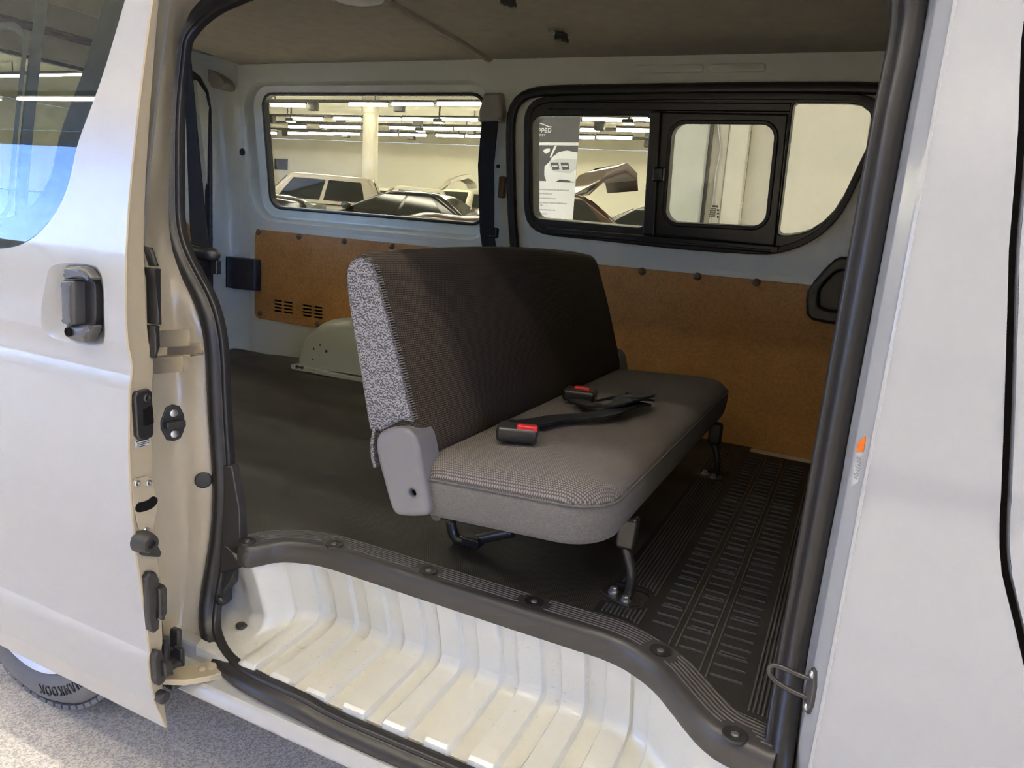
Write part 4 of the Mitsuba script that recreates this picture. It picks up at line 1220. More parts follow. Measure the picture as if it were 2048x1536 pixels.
# dark scuff trim and fuzzy cover at the foot of the rear pillar
tq = [at(u, v, y=0.075)[[0, 2]] for u, v in ((440, 930), (463, 934), (478, 1020), (482, 1136), (440, 1146))]
add('van__pillar_trim', prism(Polygon(tq), 0.02, 0.0, fr_xz(0.075), 0.003), 'trim_plastic', 40, label='dark plastic trim at the foot of the belt pillar')
tq = [at(u, v, y=0.085)[[0, 2]] for u, v in ((438, 1138), (475, 1138), (462, 1166), (447, 1184), (447, 1206), (438, 1216), (425, 1218), (425, 1150))]
add('van__pillar_cover', prism(Polygon(tq).buffer(0), 0.02, -0.01, fr_xz(0.09), 0.004), 'soft_rubber', 40)
p = at(441, 1200, y=0.07)
add('van__pillar_cover__clip', lathe([(0.009, 0), (0.009, 0.006), (0.005, 0.008), (0, 0.008)], p, (0.4, -0.9, 0), 14), 'black_plastic', True)

# near seat belt on the rear pillar
bl = []
for u0, u1, v in ((374, 380, 120), (371, 389, 220), (375, 399, 330), (379, 410, 440), (382, 417, 496), (384, 420, 520), (398, 424, 600), (416, 432, 680), (424, 438, 760), (432, 446, 860), (438, 458, 935), (440, 460, 990)):
    a, b = at(u0, v, y=0.20), at(u1, v, y=0.20)
    bl.append(np.array([a, b, b + [0, 0.004, 0], a + [0, 0.004, 0]]))
k = add('van__near_seat_belt', loft(bl, True, True, True), 'belt_webbing', 40, label='black seat belt hanging beside the rear pillar')
c = at(398, 504, y=0.19)
gl = [c + np.array([0.045 * math.cos(t), 0.018 * math.sin(t), 0.010 * math.cos(t) * -0.3]) for t in np.linspace(0, 2 * PI, 24)[:-1]]
add(k + '__guide', sweep(np.array(gl), circ(0.011, 8, 0.013), True), 'black_plastic', True, label='black belt guide ring')
c = at(428, 533, y=0.19)
add(k + '__tongue', rbox(c[0] - 0.006, c[0] + 0.012, 0.185, 0.2, c[2] - 0.016, c[2] + 0.014, 0.003), 'black_plastic')

# ------------------------------------------------------------------ the sliding door
DX = -1.095
zd = _zz[(_zz >= 0.288) & (_zz <= 1.80)]
edge_line = [(DX, z) for z in zd]


def door_px(u, v):
    """The point of the door's skin under a pixel."""
    y = -0.14
    for _ in range(8):
        p = at(u, v, y=y)
        y = float(prof(p[2]))
    return p


gpx = [(258, -25), (250, 0), (235, 52), (218, 110), (198, 172), (178, 226), (155, 290), (146, 330), (137, 368), (125, 400), (108, 430), (88, 456), (66, 476), (40, 490), (15, 496), (-20, 498)]
gl = [door_px(u, v)[[0, 2]] for u, v in gpx]
gl = resample(spline(gl, 60), 50, False)
ztop = 1.755
gpoly = Polygon([(gl[0][0] + 0.012, 1.67), (gl[0][0] - 0.01, 1.72), (gl[0][0] - 0.06, ztop)][::-1] + [tuple(q) for q in gl] + [(-2.15, gl[-1][1]), (-2.22, gl[-1][1] + 0.05), (-2.22, ztop - 0.06), (-2.16, ztop)])
gpoly = gpoly.buffer(0)
hpx = [(104, 532), (128, 526), (175, 529), (196, 536), (205, 560), (209, 610), (209, 680), (204, 693), (190, 692), (150, 686), (105, 675), (88, 662), (82, 640), (84, 605), (92, 560), (97, 540)]
hdl = np.array([door_px(u, v)[[0, 2]] for u, v in hpx])
hdl = resample(spline(hdl, 90, True), 60)
if Polygon(hdl).exterior.is_ccw is False:
    hdl = hdl[::-1]
door_poly = Polygon(sbox(-2.36, 0.288, DX, 1.80).exterior, [clean(gpoly.exterior.coords), hdl])
dskin = lambda p: np.c_[p[:, 0], prof(p[:, 1]), p[:, 1]]
ms = [banded(door_poly, _zz, dskin)]
# dished seat of the handle
dish = []
for t, dp in ((0, 0), (0.10, 0.004), (0.22, 0.012), (0.36, 0.019), (0.5, 0.022), (0.8, 0.023)):
    c_ = hdl.mean(0)
    r_ = hdl + (c_ - hdl) * t
    dish.append(np.c_[r_[:, 0], prof(r_[:, 1]) + dp, r_[:, 1]])
ms.append(loft(dish, True, False, True))
# hem and flange at the leading edge
fl = []
for z in zd:
    y = float(prof(z))
    w = np.interp(z, [0.29, 0.36, 0.6, 0.9, 1.2, 1.62], [0.006, 0.022, 0.042, 0.05, 0.036, 0.014])
    fl.append([(DX, y, z), (DX + 0.0025, y + 0.0015, z), (DX + 0.002, y + 0.005, z), (DX - 0.001, y + 0.006, z), (DX - 0.001, y + w, z), (DX - 0.004, y + w + 0.003, z), (DX - 0.03, y + w + 0.006, z)])
add('van__sliding_door', cat([ms[0], ms[1]]), 'white_paint', 50, label='white sliding door, slid back')
D = 'van__sliding_door'
add(D + '__edge', loft(fl, False), 'cream_paint', 50, label='cream edge of the door')
gp2 = gpoly.buffer(-0.012)
band = gpoly.difference(gpoly.buffer(-0.055, join_style='round'))
add(D + '__window_band', banded(band, _zz, lambda p: np.c_[p[:, 0], prof(p[:, 1]) + 0.003, p[:, 1]]), 'window_frame_black', 50, label='black border of the window')
add(D + '__window_rubber', loft([np.c_[r_[:, 0], prof(r_[:, 1]) + d_, r_[:, 1]] for r_, d_ in ((clean(gpoly.exterior.coords), 0.0), (clean(gpoly.exterior.coords), 0.008))]), 'seal_rubber', 50)
add(D + '__pane', banded(gpoly.buffer(-0.002), _zz, lambda p: np.c_[p[:, 0], prof(p[:, 1]) + 0.0015, p[:, 1]]), 'door_glass', 60, label='dark tinted door glass')
a = at(36, 60, y=-0.10)
slf = Polygon(rrect(-2.1, at(34, 200, y=-0.11)[0], 1.235, 1.60, 0.06, 6))
add(D + '__slider_frame', banded(slf.difference(slf.buffer(-0.014)), _zz, lambda p: np.c_[p[:, 0], prof(p[:, 1]) + 0.008, p[:, 1]]), 'handle_plastic', 50, label='grey frame of the small sliding pane')
bx_ = at(52, 250, y=-0.11)[0]
add(D + '__window_bar', banded(sbox(bx_ - 0.02, 1.21, bx_ + 0.016, 1.73), _zz, lambda p: np.c_[p[:, 0], prof(p[:, 1]) + 0.011, p[:, 1]]), 'window_frame_black', 50)
# inner skin
inn = Polygon(sbox(-2.34, 0.34, DX - 0.03, 1.77).exterior, [clean(gpoly.buffer(-0.045).exterior.coords)])
add(D + '__inner_skin', banded(inn, _zz, lambda p: np.c_[p[:, 0], prof(p[:, 1]) + 0.055, p[:, 1]]), 'cream_paint', 50)

# outer handle
ho = [(128, 536), (134, 532), (160, 533), (176, 543), (186, 560), (190, 590), (190, 640), (185, 664), (174, 684), (150, 682), (136, 676), (132, 660), (130, 600)]
hz = np.array([at(u, v, y=-0.145)[[0, 2]] for u, v in ho])
hbase = Polygon(spline(hz, 60, True)).buffer(0)
k = add(D + '__handle', prism(hbase, 0.03, -0.002, fr_xz(-0.143), 0.003), 'black_plastic', 40, label='dark grey upright door handle')


def hpart(pts, d0, d1, bev, m='handle_plastic'):
    q = Polygon([at(u, v, y=-0.16)[[0, 2]] for u, v in pts]).buffer(-0.003).buffer(0.003)
    return prism(q, d0, d1, fr_xz(-0.143), bev)


add(k + '_cap', hpart([(127, 533), (158, 532), (172, 540), (184, 556), (184, 560), (127, 558)], 0.0, -0.02, 0.009), 'handle_plastic', 50)
add(k + '_grip', hpart([(128, 560), (153, 561), (154, 650), (131, 648)], 0.004, -0.026, 0.008), 'handle_plastic', 50)
add(k + '_cap', hpart([(131, 651), (187, 651), (183, 664), (172, 685), (148, 683), (134, 677)], 0.0, -0.02, 0.009), 'handle_plastic', 50)
c = at(138, 664, y=-0.164)
add(k + '_keyhole', lathe([(0.008, 0), (0.008, 0.004), (0.0065, 0.005), (0.005, 0.002), (0, 0.002)], c + [0, 0.001, 0], (0, -1, 0), 16), 'dark_hole', True)

# hardware on the leading edge
E0 = DX + 0.0005


def edge_poly(pts, d0=0.0, d1=0.008, bev=0.002, r=0.003):
    q = Polygon([at(u, v, x=DX)[[1, 2]] for u, v in pts]).buffer(0)
    q = q.buffer(-r).buffer(r) if r else q
    return prism(q if q.geom_type == 'Polygon' else max(q.geoms, key=lambda g_: g_.area), d0, d1, fr_yz(E0), bev)


add(D + '__inner_handle', edge_poly([(288, 492), (296, 494), (301, 508), (308, 531), (300, 532)], -0.004, 0.014, 0.004, 0.001), 'black_plastic', 40, label='black inner handle at the door edge')
add(D + '__inner_handle_grip', edge_poly([(294, 535), (310, 536), (311, 648), (302, 648), (300, 560)], -0.01, 0.016, 0.004, 0.001), 'black_plastic', 40)
add(D + '__inner_handle_cup', edge_poly([(299, 650), (311, 650), (312, 690), (306, 710), (300, 716)], -0.01, 0.012, 0.004, 0.001), 'black_plastic', 40)
add(D + '__latch_plate', edge_poly([(263, 792), (268, 783), (292, 777), (298, 782), (302, 865), (298, 873), (275, 879), (268, 872)], -0.002, 0.008, 0.003), 'black_plastic', 40, label='black latch cover on the door edge')
add(D + '__latch_slot', edge_poly([(279, 816), (298, 808), (301, 845), (280, 851)], 0.006, 0.0092, 0.001), 'dark_hole', 40)
c = at(287, 794, x=DX)
add(D + '__latch_button', lathe([(0.008, 0), (0.008, 0.004), (0.006, 0.006), (0.004, 0.004), (0, 0.004)], c + [0.007, 0, 0], (1, 0, 0), 16), 'black_plastic', True)
add(D + '__door_label', edge_poly([(267, 882), (299, 874), (300, 889), (270, 897)], 0.0, 0.0008, 0, 0), 'white_print', False, label='small printed label on the door edge')
for j, (a_, b_) in enumerate((((272, 883), (297, 876)), ((274, 887), (297, 881)), ((274, 890.5), (297, 884.5)), ((273, 894), (290, 890)))):
    h_ = 1.4 if j == 0 else 0.6
    add(D + '__door_label__text_line', edge_poly([(a_[0], a_[1] - h_), (b_[0], b_[1] - h_), (b_[0], b_[1] + h_), (a_[0], a_[1] + h_)], 0.0008, 0.0013, 0, 0), 'black_mark', False)
add(D + '__lock_plate', edge_poly([(262, 968), (268, 958), (290, 951), (302, 956), (309, 985), (312, 1020), (303, 1062), (290, 1073), (280, 1072), (272, 1045), (264, 1000)], 0.0, 0.0025, 0.001), 'cream_paint', 40, label='cream lock plate')
sl_ = spline([at(u, v, x=DX)[[1, 2]] for u, v in ((268, 1016), (273, 1006), (286, 1002), (297, 996), (304, 992), (312, 997), (311, 1005), (303, 1014), (288, 1021), (272, 1023))], 40, True)
add(D + '__lock_slot', prism(Polygon(sl_).buffer(0), 0.0026, 0.0040, fr_yz(E0), 0.0005), 'dark_hole', 40, label='curved black latch slot')
for u, v in ((271, 966), (294, 965), (289, 1060)):
    add(D + '__edge_screw', lathe([(0.0062, 0), (0.0062, 0.003), (0.0045, 0.0045), (0.0025, 0.003), (0, 0.003)], at(u, v, x=DX) + [0.0028, 0, 0], (1, 0, 0), 14), 'bolt_steel', True)


def stopper(u, v, r_, ln, label=None):
    c = at(u, v, x=DX + ln)
    return add(D + '__bump_stop', cat([lathe([(r_ * 1.25, 0), (r_ * 1.1, ln * 0.5), (r_, ln * 0.85), (r_ * 0.85, ln), (r_ * 0.5, ln), (r_ * 0.45, ln * 0.75), (0, ln * 0.75)], c - [ln, 0, 0], (1, 0, 0), 24),
                                       edge_poly([(u - 26, v + 20), (u - 22, v + 2), (u - 5, v - 12), (u + 8, v + 12), (u + 4, v + 22)], 0, ln * 0.6, 0.006, 0.003)]), 'soft_rubber', 40, label=label)


stopper(304, 1089, 0.017, 0.03, 'black rubber bump stop with a hollow end')
add(D + '__stop_block', edge_poly([(283, 1155), (290, 1142), (303, 1141), (310, 1155), (311, 1166), (305, 1230), (311, 1238), (310, 1255), (300, 1263), (291, 1258), (286, 1210)], 0.0, 0.012, 0.004), 'soft_rubber', 40, label='black rubber block on the door edge')
add(D + '__stop_block_face', edge_poly([(303, 1172), (315, 1164), (320, 1172), (321, 1218), (313, 1236), (305, 1232)], 0.0, 0.02, 0.004, 0.001), 'black_plastic', 40)
add(D + '__roller_block', edge_poly([(298, 1312), (304, 1297), (313, 1298), (322, 1312), (322, 1355), (318, 1362), (309, 1368), (301, 1360)], 0.0, 0.014, 0.004), 'soft_rubber', 40, label='black block of the lower roller')
add(D + '__roller_block_face', edge_poly([(310, 1318), (322, 1312), (328, 1314), (328, 1342), (312, 1346)], 0.0, 0.026, 0.004, 0.001), 'black_plastic', 40)
c = at(318, 1391, x=DX)
add(D + '__bottom_stop', lathe([(0.012, -0.01), (0.012, 0.016), (0.010, 0.018), (0.004, 0.018), (0, 0.016)], c, (1, 0.0, 0), 20), 'soft_rubber', 50)

# centre roller arm reaching from the door to the body, lower arm
zc = at(345, 675, y=-0.03)


def arm(us_, d=0.01, y=-0.05):
    q = [at(u, v, y=y) for u, v in us_]
    return Polygon([(p[0], p[2]) for p in q])


RA = -0.045
add(D + '__roller_arm', prism(arm([(312, 662), (377, 657), (377, 692), (312, 696)], y=RA), 0.004, 0.0, fr_xz(RA), 0.001), 'cream_paint', 40, label='cream folded roller arm')
add(D + '__roller_arm_back', prism(arm([(310, 690), (378, 688), (381, 712), (310, 716)], y=RA), 0.03, 0.026, fr_xz(RA), 0.001), 'cream_paint', 40)
add(D + '__roller_arm_lip', prism(arm([(312, 712), (380, 709), (380, 713), (312, 716)], y=RA), 0.03, 0.0, fr_xz(RA), 0.0005), 'cream_paint', 40)
add(D + '__roller_arm_lower', prism(arm([(303, 715), (371, 711), (373, 742), (303, 748)], y=RA), 0.0, -0.004, fr_xz(RA - 0.006), 0.001), 'cream_paint', 40)
la = [at(u, v, z=0.40)[:2] for u, v in ((318, 1340), (400, 1326), (470, 1308), (478, 1322), (474, 1335), (420, 1352), (370, 1360), (322, 1358))]
k = add(D + '__lower_arm', prism(Polygon(la).buffer(-0.003).buffer(0.003), -0.012, 0.0, fr_xy(0.40), 0.002), 'cream_paint', 40, label='cream lower roller arm reaching to the sill')
la = [at(u, v, z=0.405)[:2] for u, v in ((449, 1305), (456, 1298), (476, 1308), (480, 1328), (458, 1324))]
add(k + '_end', prism(Polygon(la).buffer(-0.002).buffer(0.002), 0.0, 0.012, fr_xy(0.402), 0.002), 'cream_paint', 40)
for u, v, r_ in ((424, 1334, 0.010), (405, 1338, 0.008), (464, 1312, 0.007)):
    add(k + '_bolt', lathe([(r_, 0.0), (r_, 0.004), (r_ * 0.6, 0.006), (0, 0.006)], at(u, v, z=0.40), (0, 0, 1), 14), 'cream_paint', 40)
c = at(352, 1312, x=-1.13)
add(k + '_bracket', cat([rbox(c[0] - 0.02, c[0] + 0.022, c[1] - 0.012, c[1] + 0.006, c[2] - 0.022, c[2] + 0.022, 0.006),
                        rbox(c[0] - 0.012, c[0] + 0.012, c[1] - 0.006, c[1] + 0.008, c[2] + 0.012, c[2] + 0.062, 0.005),
                        rbox(c[0] - 0.03, c[0] + 0.03, c[1] - 0.055, c[1] - 0.008, c[2] - 0.034, c[2] + 0.006, 0.008),
                        rbox(c[0] + 0.012, c[0] + 0.05, c[1] - 0.05, c[1] - 0.012, c[2] - 0.036, c[2] - 0.018, 0.006),
                        tube([[c[0] - 0.004, c[1] - 0.02, c[2] + 0.05], [c[0] - 0.002, c[1] - 0.022, c[2] + 0.02], [c[0] + 0.002, c[1] - 0.03, c[2] - 0.01]], 0.008, 8),
                        rbox(c[0] + 0.005, c[0] + 0.028, c[1] - 0.012, c[1] - 0.002, c[2] + 0.004, c[2] + 0.03, 0.003)]), 'dark_steel', 40, label='black greasy roller bracket')

# ------------------------------------------------------------------ rear wheel
WX, WY, WR = -1.745, 0.048, 0.33
tprof = [(0.20, 0.06), (0.226, 0.02), (0.238, 0.006), (0.262, 0.0), (0.286, 0.003), (0.302, 0.012), (0.318, 0.03), (0.328, 0.055), (0.33, 0.10), (0.329, 0.145), (0.318, 0.18), (0.27, 0.2), (0.2, 0.15)]
k = add('van__wheel', lathe(tprof, (WX, WY, WR), (0, 1, 0), 72), 'tyre_rubber', 40, label='rear wheel half hidden by the open door')
add(k + '__rim', lathe([(0.0, 0.085), (0.05, 0.08), (0.09, 0.06), (0.14, 0.07), (0.17, 0.055), (0.185, 0.022), (0.216, 0.002), (0.224, 0.004), (0.226, 0.03), (0.2, 0.1)], (WX, WY, WR), (0, 1, 0), 48), 'rim_paint', 40, label='white steel wheel rim')
blk = []
for i in range(64):
    a = 2 * PI * i / 64
    b = rbox(-0.0125, 0.0125, 0.022, 0.075, WR - 0.012, WR + 0.0008, 0.002)
    b.apply_transform(trimesh.transformations.rotation_matrix(a, [0, 1, 0]))
    b.apply_translation([WX, WY, WR])
    blk.append(b)
kk = add(k + '__tread_blocks', cat(blk), 'tyre_rubber', 30)
labels[kk] = {'kind': 'stuff'}
word = 'HANKOOK'
pa, pb = at(84, 1383, y=WY), at(121, 1381, y=WY)
fa_, fb_ = (math.atan2(p[0] - WX, WR - p[2]) for p in (pa, pb))
rl_ = 0.268
step_ = min(max((fb_ - fa_) / 3, 0.078), 0.12)
for i, ch in enumerate(word):                 # read from the hub outwards: upside down at the bottom of the tyre
    t = meshkit.text_mesh(ch, 0.023, 0.004, True)
    v = np.array(t.vertices)
    v[:, 0] -= (v[:, 0].max() + v[:, 0].min()) / 2
    v[:, 1] -= 0.0115
    ph = fa_ + (6 - i) * step_
    up_ = np.array([math.sin(ph), 0, -math.cos(ph)])
    rt_ = np.array([-math.cos(ph), 0, -math.sin(ph)])
    t.vertices = np.array([WX, WY + 0.0032, WR]) + up_ * rl_ + v[:, :1] * rt_ + v[:, 1:2] * up_ - v[:, 2:3] * np.array([0, 1, 0])
    add(k + '__tyre_letter', t, 'tyre_letter', False)
# ------------------------------------------------------------------ mats on the van floor
xs_ = np.linspace(-2.66, -0.245, 270)
tr_in = PchipInterpolator(_sx, np.array(_sy) + 0.064)


def mat_pt(u, t):
    y0 = np.where(u < -1.0, np.interp(u, [-2.66, -1.16, -1.06, -1.02, -1.0], [0.16, 0.16, 0.10, 0.12, 0.165]), tr_in(np.clip(u, -1.0, 0.05)) - 0.012)
    y1 = 1.618 - 0.028 * meshkit.noise(np.c_[u * 5, u * 0, u * 0])
    y = y0 + (y1 - y0) * t
    w = meshkit.fbm(np.c_[u * 3.2 + y * 1.6, y * 7.0 - u * 1.3, 0 * u], 3, 5) - 0.5
    z = ZF + 0.006 + 0.036 * np.maximum(w, -0.15) * np.clip((y - y0) / 0.15, 0, 1) * np.clip((-0.36 - u) / 0.25, 0, 1)
    z = z + 0.012 * np.clip((-0.6 - u) / 0.2, 0, 1) * np.clip((t - 0.975) / 0.025, 0, 1) * meshkit.noise(np.c_[u * 7, u * 0 + 3, u * 0])
    return np.c_[u, y, z]


def noarch(m):
    """Leaves the wheel arch free."""
    c_ = m.triangles_center
    keep = ~((np.abs(c_[:, 0] - cx) < ca + 0.01) & (c_[:, 1] > 1.452))
    return tm(m.vertices, m.faces[keep])


cm = noarch(grid(mat_pt, xs_, np.linspace(0, 1, 150)))
k = add('cargo_mat', cm, 'vinyl_mat', True, uv=np.array(cm.vertices)[:, :2])
tag(k, 'wrinkled dark vinyl mat covering the cargo floor behind and under the bench', 'floor mat')

# ribbed rubber mat before the bench
ZM = ZF + 0.006
mx0, mx1 = at(1226, 1172, z=ZM)[0], 0.55
tx_ = np.linspace(mx0, 0.03, 40)
near = [(x, float(tr_in(x)) + 0.002) for x in tx_]
mp = Polygon(near + [(mx1, 0.10), (mx1, 1.52), (mx0, 1.52)])
foot_n, foot_f = np.array([-0.306, 0.303]), np.array([-0.299, 1.17])
for ft in (foot_n, foot_f):
    mp = mp.difference(Polygon(rrect(mx0 - 0.05, ft[0] + 0.038, ft[1] - 0.035, ft[1] + 0.045, 0.02, 5)))
mp = mp if mp.geom_type == 'Polygon' else max(mp.geoms, key=lambda g_: g_.area)
k = add('front_floor_mat', prism(mp, 0.0, 0.007, fr_xy(ZM), 0.002), 'rubber_mat', 30)
tag(k, 'black ribbed rubber mat on the floor in front of the bench', 'floor mat')
ZT = ZM + 0.007
colx = [at(u, v, z=ZT)[0] for u, v in ((1291, 1245), (1363, 1253), (1437, 1265), (1524, 1277))]
inner = mp.buffer(-0.012)
rb = []
for x in np.r_[np.arange(mx0 + 0.008, colx[0] - 0.006, 0.0078), np.arange(colx[3] + 0.008, colx[3] + 0.16, 0.0068)]:
    g_ = LineString([(x, -0.1), (x, 1.6)]).intersection(inner)
    for s_ in getattr(g_, 'geoms', [g_]):
        if s_.length > 0.02:
            (xa_, ya_), (xb_, yb_) = s_.coords[0], s_.coords[-1]
            rb.append(rbox(x - 0.0019, x + 0.0019, min(ya_, yb_), max(ya_, yb_), ZT - 0.002, ZT + 0.0032, 0.0012))
kk = add(k + '__long_ribs', cat(rb), 'rubber_ridge', 30)
labels[kk] = {'kind': 'stuff'}
gr = []
for x in colx[1:3]:
    g_ = LineString([(x, -0.1), (x, 1.5)]).intersection(inner)
    (xa_, ya_), (xb_, yb_) = g_.coords[0], g_.coords[-1]
    for dx in (-0.006, 0.006):
        gr.append(rbox(x + dx - 0.0015, x + dx + 0.0015, min(ya_, yb_), max(ya_, yb_), ZT - 0.002, ZT + 0.0022, 0.0008))
kk = add(k + '__dividers', cat(gr), 'rubber_ridge', 30)
labels[kk] = {'kind': 'stuff'}
cr = []
for j in range(3):
    xa_, xb_ = colx[j] + 0.010, colx[j + 1] - 0.010
    n = 0
    for i, y in enumerate(np.arange(0.04 + 0.012 * j, 1.45, 0.0335)):
        if not inner.contains(LineString([(xa_, y), (xb_, y)])):
            continue
        cr.append(rbox(xa_, xb_, y - 0.0014, y + 0.0014, ZT - 0.002, ZT + 0.0036, 0.0008))
        if (i + 2 * j) % 4 == 0:              # a folded double line every fourth row
            cr.append(rbox(xa_ + 0.004, xb_ - 0.004, y + 0.010, y + 0.0124, ZT - 0.002, ZT + 0.0026, 0.0008))
            xe = xb_ - 0.004 if j % 2 else xa_ + 0.004
            cr.append(rbox(xe - 0.0014, xe + 0.0014, y, y + 0.0122, ZT - 0.002, ZT + 0.0026, 0.0008))
kk = add(k + '__cross_ribs', cat(cr), 'rubber_ridge', 30)
labels[kk] = {'kind': 'stuff'}

# ------------------------------------------------------------------ the bench seat
B = 'bench_seat'
tag(B, 'grey and black fabric bench seat facing right on thin bent legs', 'bench seat')
YA, YZ = 0.10, 1.33
# cushion
plan = rrect(-0.70, -0.305, YA, YZ, 0.075, 10)


def planr(d):
    return rrect(-0.70 + d, -0.305 - d, YA + d, YZ - d, max(0.085 - d, 0.012), 10)


def tilt(r, z, dome=0.0):
    zz = z + 0.055 * (r[:, 0] + 0.60)
    return np.c_[r, zz]


sk = [tilt(planr(0.05), 0.785), tilt(planr(0.012), 0.787), tilt(planr(0.003), 0.793), tilt(planr(0), 0.802), tilt(planr(-0.004), 0.83), tilt(planr(-0.003), 0.853), tilt(planr(0.001), 0.860)]
add(B + '__skirt', loft(sk, True, True, False), 'seat_skirt_fabric', 60, label='plain grey skirt of the cushion')
sk = [tilt(planr(0.002), 0.859), tilt(planr(0.001), 0.862), tilt(planr(0.004), 0.870), tilt(planr(0.012), 0.880), tilt(planr(0.026), 0.889), tilt(planr(0.05), 0.8955), tilt(planr(0.09), 0.899), tilt(planr(0.14), 0.900)]
c0 = sk[-1].mean(0)
for t in (0.2, 0.4, 0.6, 0.8):
    sk.append(sk[7] + (np.array([-0.5, (YA + YZ) / 2, 0.9055]) - sk[7]) * [t, 0, t])
cu = loft(sk, True, False, True)
add(B + '__cushion', cu, 'seat_top_fabric', True, uv=np.array(cu.vertices)[:, :2], label='honeycomb fabric seat cushion')
# piping
add(B + '__seam', sweep(tilt(inset(plan, -0.0015), 0.861), circ(0.0022, 6), True), 'seat_skirt_fabric', True)
# backrest: side outline in (x, z), swept along y
bo = np.array([(-0.668, 0.872), (-0.655, 0.90), (-0.672, 0.952), (-0.700, 1.03), (-0.733, 1.12), (-0.762, 1.195), (-0.775, 1.222), (-0.795, 1.236), (-0.815, 1.237), (-0.832, 1.225), (-0.838, 1.205), (-0.826, 1.13), (-0.800, 1.03), (-0.775, 0.93), (-0.755, 0.885), (-0.72, 0.868)])
bo = resample(spline(bo, 90, True), 64)
bc = bo.mean(0)


def back_ring(y, t, shrink=0.0):
    r = bo.copy()
    crown = 0.022 * math.sin(PI * min(max((y - YA) / (YZ - YA), 0), 1)) ** 0.6
    k_ = np.clip((r[:, 1] - 0.87) / 0.37, 0, 1)
    r[:, 1] += crown * k_
    r[:, 0] += -0.10 * crown * k_
    # the front bulges a little
    frontness = (r[:, 0] > np.interp(r[:, 1], [0.86, 1.25], [-0.71, -0.81])) * 1.0
    r[:, 0] += 0.016 * frontness * np.sin(PI * k_) * min(1, t * 6, (1 - t) * 6)
    if shrink:
        r = inset(r if Polygon(r).exterior.is_ccw else r[::-1], shrink) if Polygon(r).exterior.is_ccw else inset(r[::-1], shrink)[::-1]
    return np.c_[r[:, 0], np.full(len(r), y), r[:, 1]]


rings = [back_ring(YA + 0.003, 0, 0.012), back_ring(YA + 0.006, 0, 0.005), back_ring(YA + 0.012, 0, 0.001), back_ring(YA + 0.02, 0)]
for t in np.linspace(0.03, 0.97, 24):
    rings.append(back_ring(YA + (YZ - YA) * t, t))
rings += [back_ring(YZ - 0.02, 1, 0.004), back_ring(YZ - 0.01, 1, 0.016), back_ring(YZ - 0.003, 1, 0.034)]
add(B + '__backrest', loft(rings, True, True, True), 'seat_back_fabric', 60, label='dark fabric backrest')
# grey knitted side
so = [p for p in inset(bo if Polygon(bo).exterior.is_ccw else bo[::-1], 0.0035)]
sp_ = Polygon(so).intersection(Polygon([(-1, 1.3), (-0.5, 1.3), (-0.5, 0.955), (-0.70, 0.955), (-0.745, 0.925), (-1, 0.918)]))
add(B + '__side_panel', prism(sp_, 0.012, -0.004, fr_xz(YA + 0.004), 0.006), 'seat_side_knit', 50, label='light grey knitted side of the backrest')
sts = []
for i in range(64):
    p, q = bo[i], bo[(i + 1) % 64]
    if p[0] > np.interp(p[1], [0.86, 1.25], [-0.71, -0.81]) and 0.95 < p[1] < 1.232:
        for t in (0.0, 0.33, 0.66):
            c = p + (q - p) * t
            n_ = np.array([0.92, 0.38]) * 0.0032
            sts.append(tube([[c[0] - n_[0], YA + 0.0005, c[1] - n_[1]], [c[0] + n_[0] * 0.4, YA + 0.004, c[1] + n_[1] * 0.4], [c[0] + n_[0], YA + 0.011, c[1] + n_[1]]], 0.0011, 5))
kk = add(B + '__stitching', cat(sts), 'seat_skirt_fabric', True)
labels[kk] = {'kind': 'stuff'}
fl_ = [at(u, v, y=YA)[[0, 2]] for u, v in ((746, 850), (752, 851), (748, 870), (746, 890), (748, 915), (752, 935), (746, 935), (741, 915), (740, 885))]
add(B + '__flap', prism(Polygon(fl_).buffer(0), 0.20, 0.0, fr_xz(YA), 0.001), 'seat_side_knit', 40, label='loose fabric flap')
st = [at(u, v, y=YA)[[0, 2]] for u, v in ((750, 850), (800, 840), (812, 842), (822, 858), (842, 905), (838, 930), (760, 930))]
add(B + '__hinge_bracket', prism(Polygon(st).buffer(0), 0.03, 0.0, fr_xz(YA + 0.016), 0.003), 'grey_plastic', 40)
cv = [(750, 895), (751, 878), (757, 867), (768, 860), (785, 857), (803, 856), (818, 862), (829, 875), (835, 893), (841, 925), (848, 962), (854, 1000), (857, 1022), (853, 1031), (840, 1034), (800, 1033), (787, 1027), (779, 1012), (771, 985), (763, 955), (755, 925)]
cq = np.array([at(u, v, y=YA - 0.018)[[0, 2]] for u, v in cv])
cpoly = Polygon(spline(cq, 80, True)).buffer(0)
ch = at(822, 988, y=YA - 0.018)
cpoly2 = cpoly.difference(shapely.Point(ch[0], ch[2]).buffer(0.0065))
k = add(B + '__hinge_cover', prism(cpoly2, 0.045, -0.018, fr_xz(YA), 0.010, 5), 'grey_plastic', 50, label='smooth grey plastic hinge cover')
add(k + '_hole', prism(shapely.Point(ch[0], ch[2]).buffer(0.0075), 0.0, -0.004, fr_xz(YA), 0), 'dark_hole', False)
fc = [(x, z) for x, z in np.array(cpoly.exterior.coords)]
add(B + '__hinge_cover', prism(cpoly, -0.045, 0.018, fr_xz(YZ), 0.010, 5), 'grey_plastic', 50)

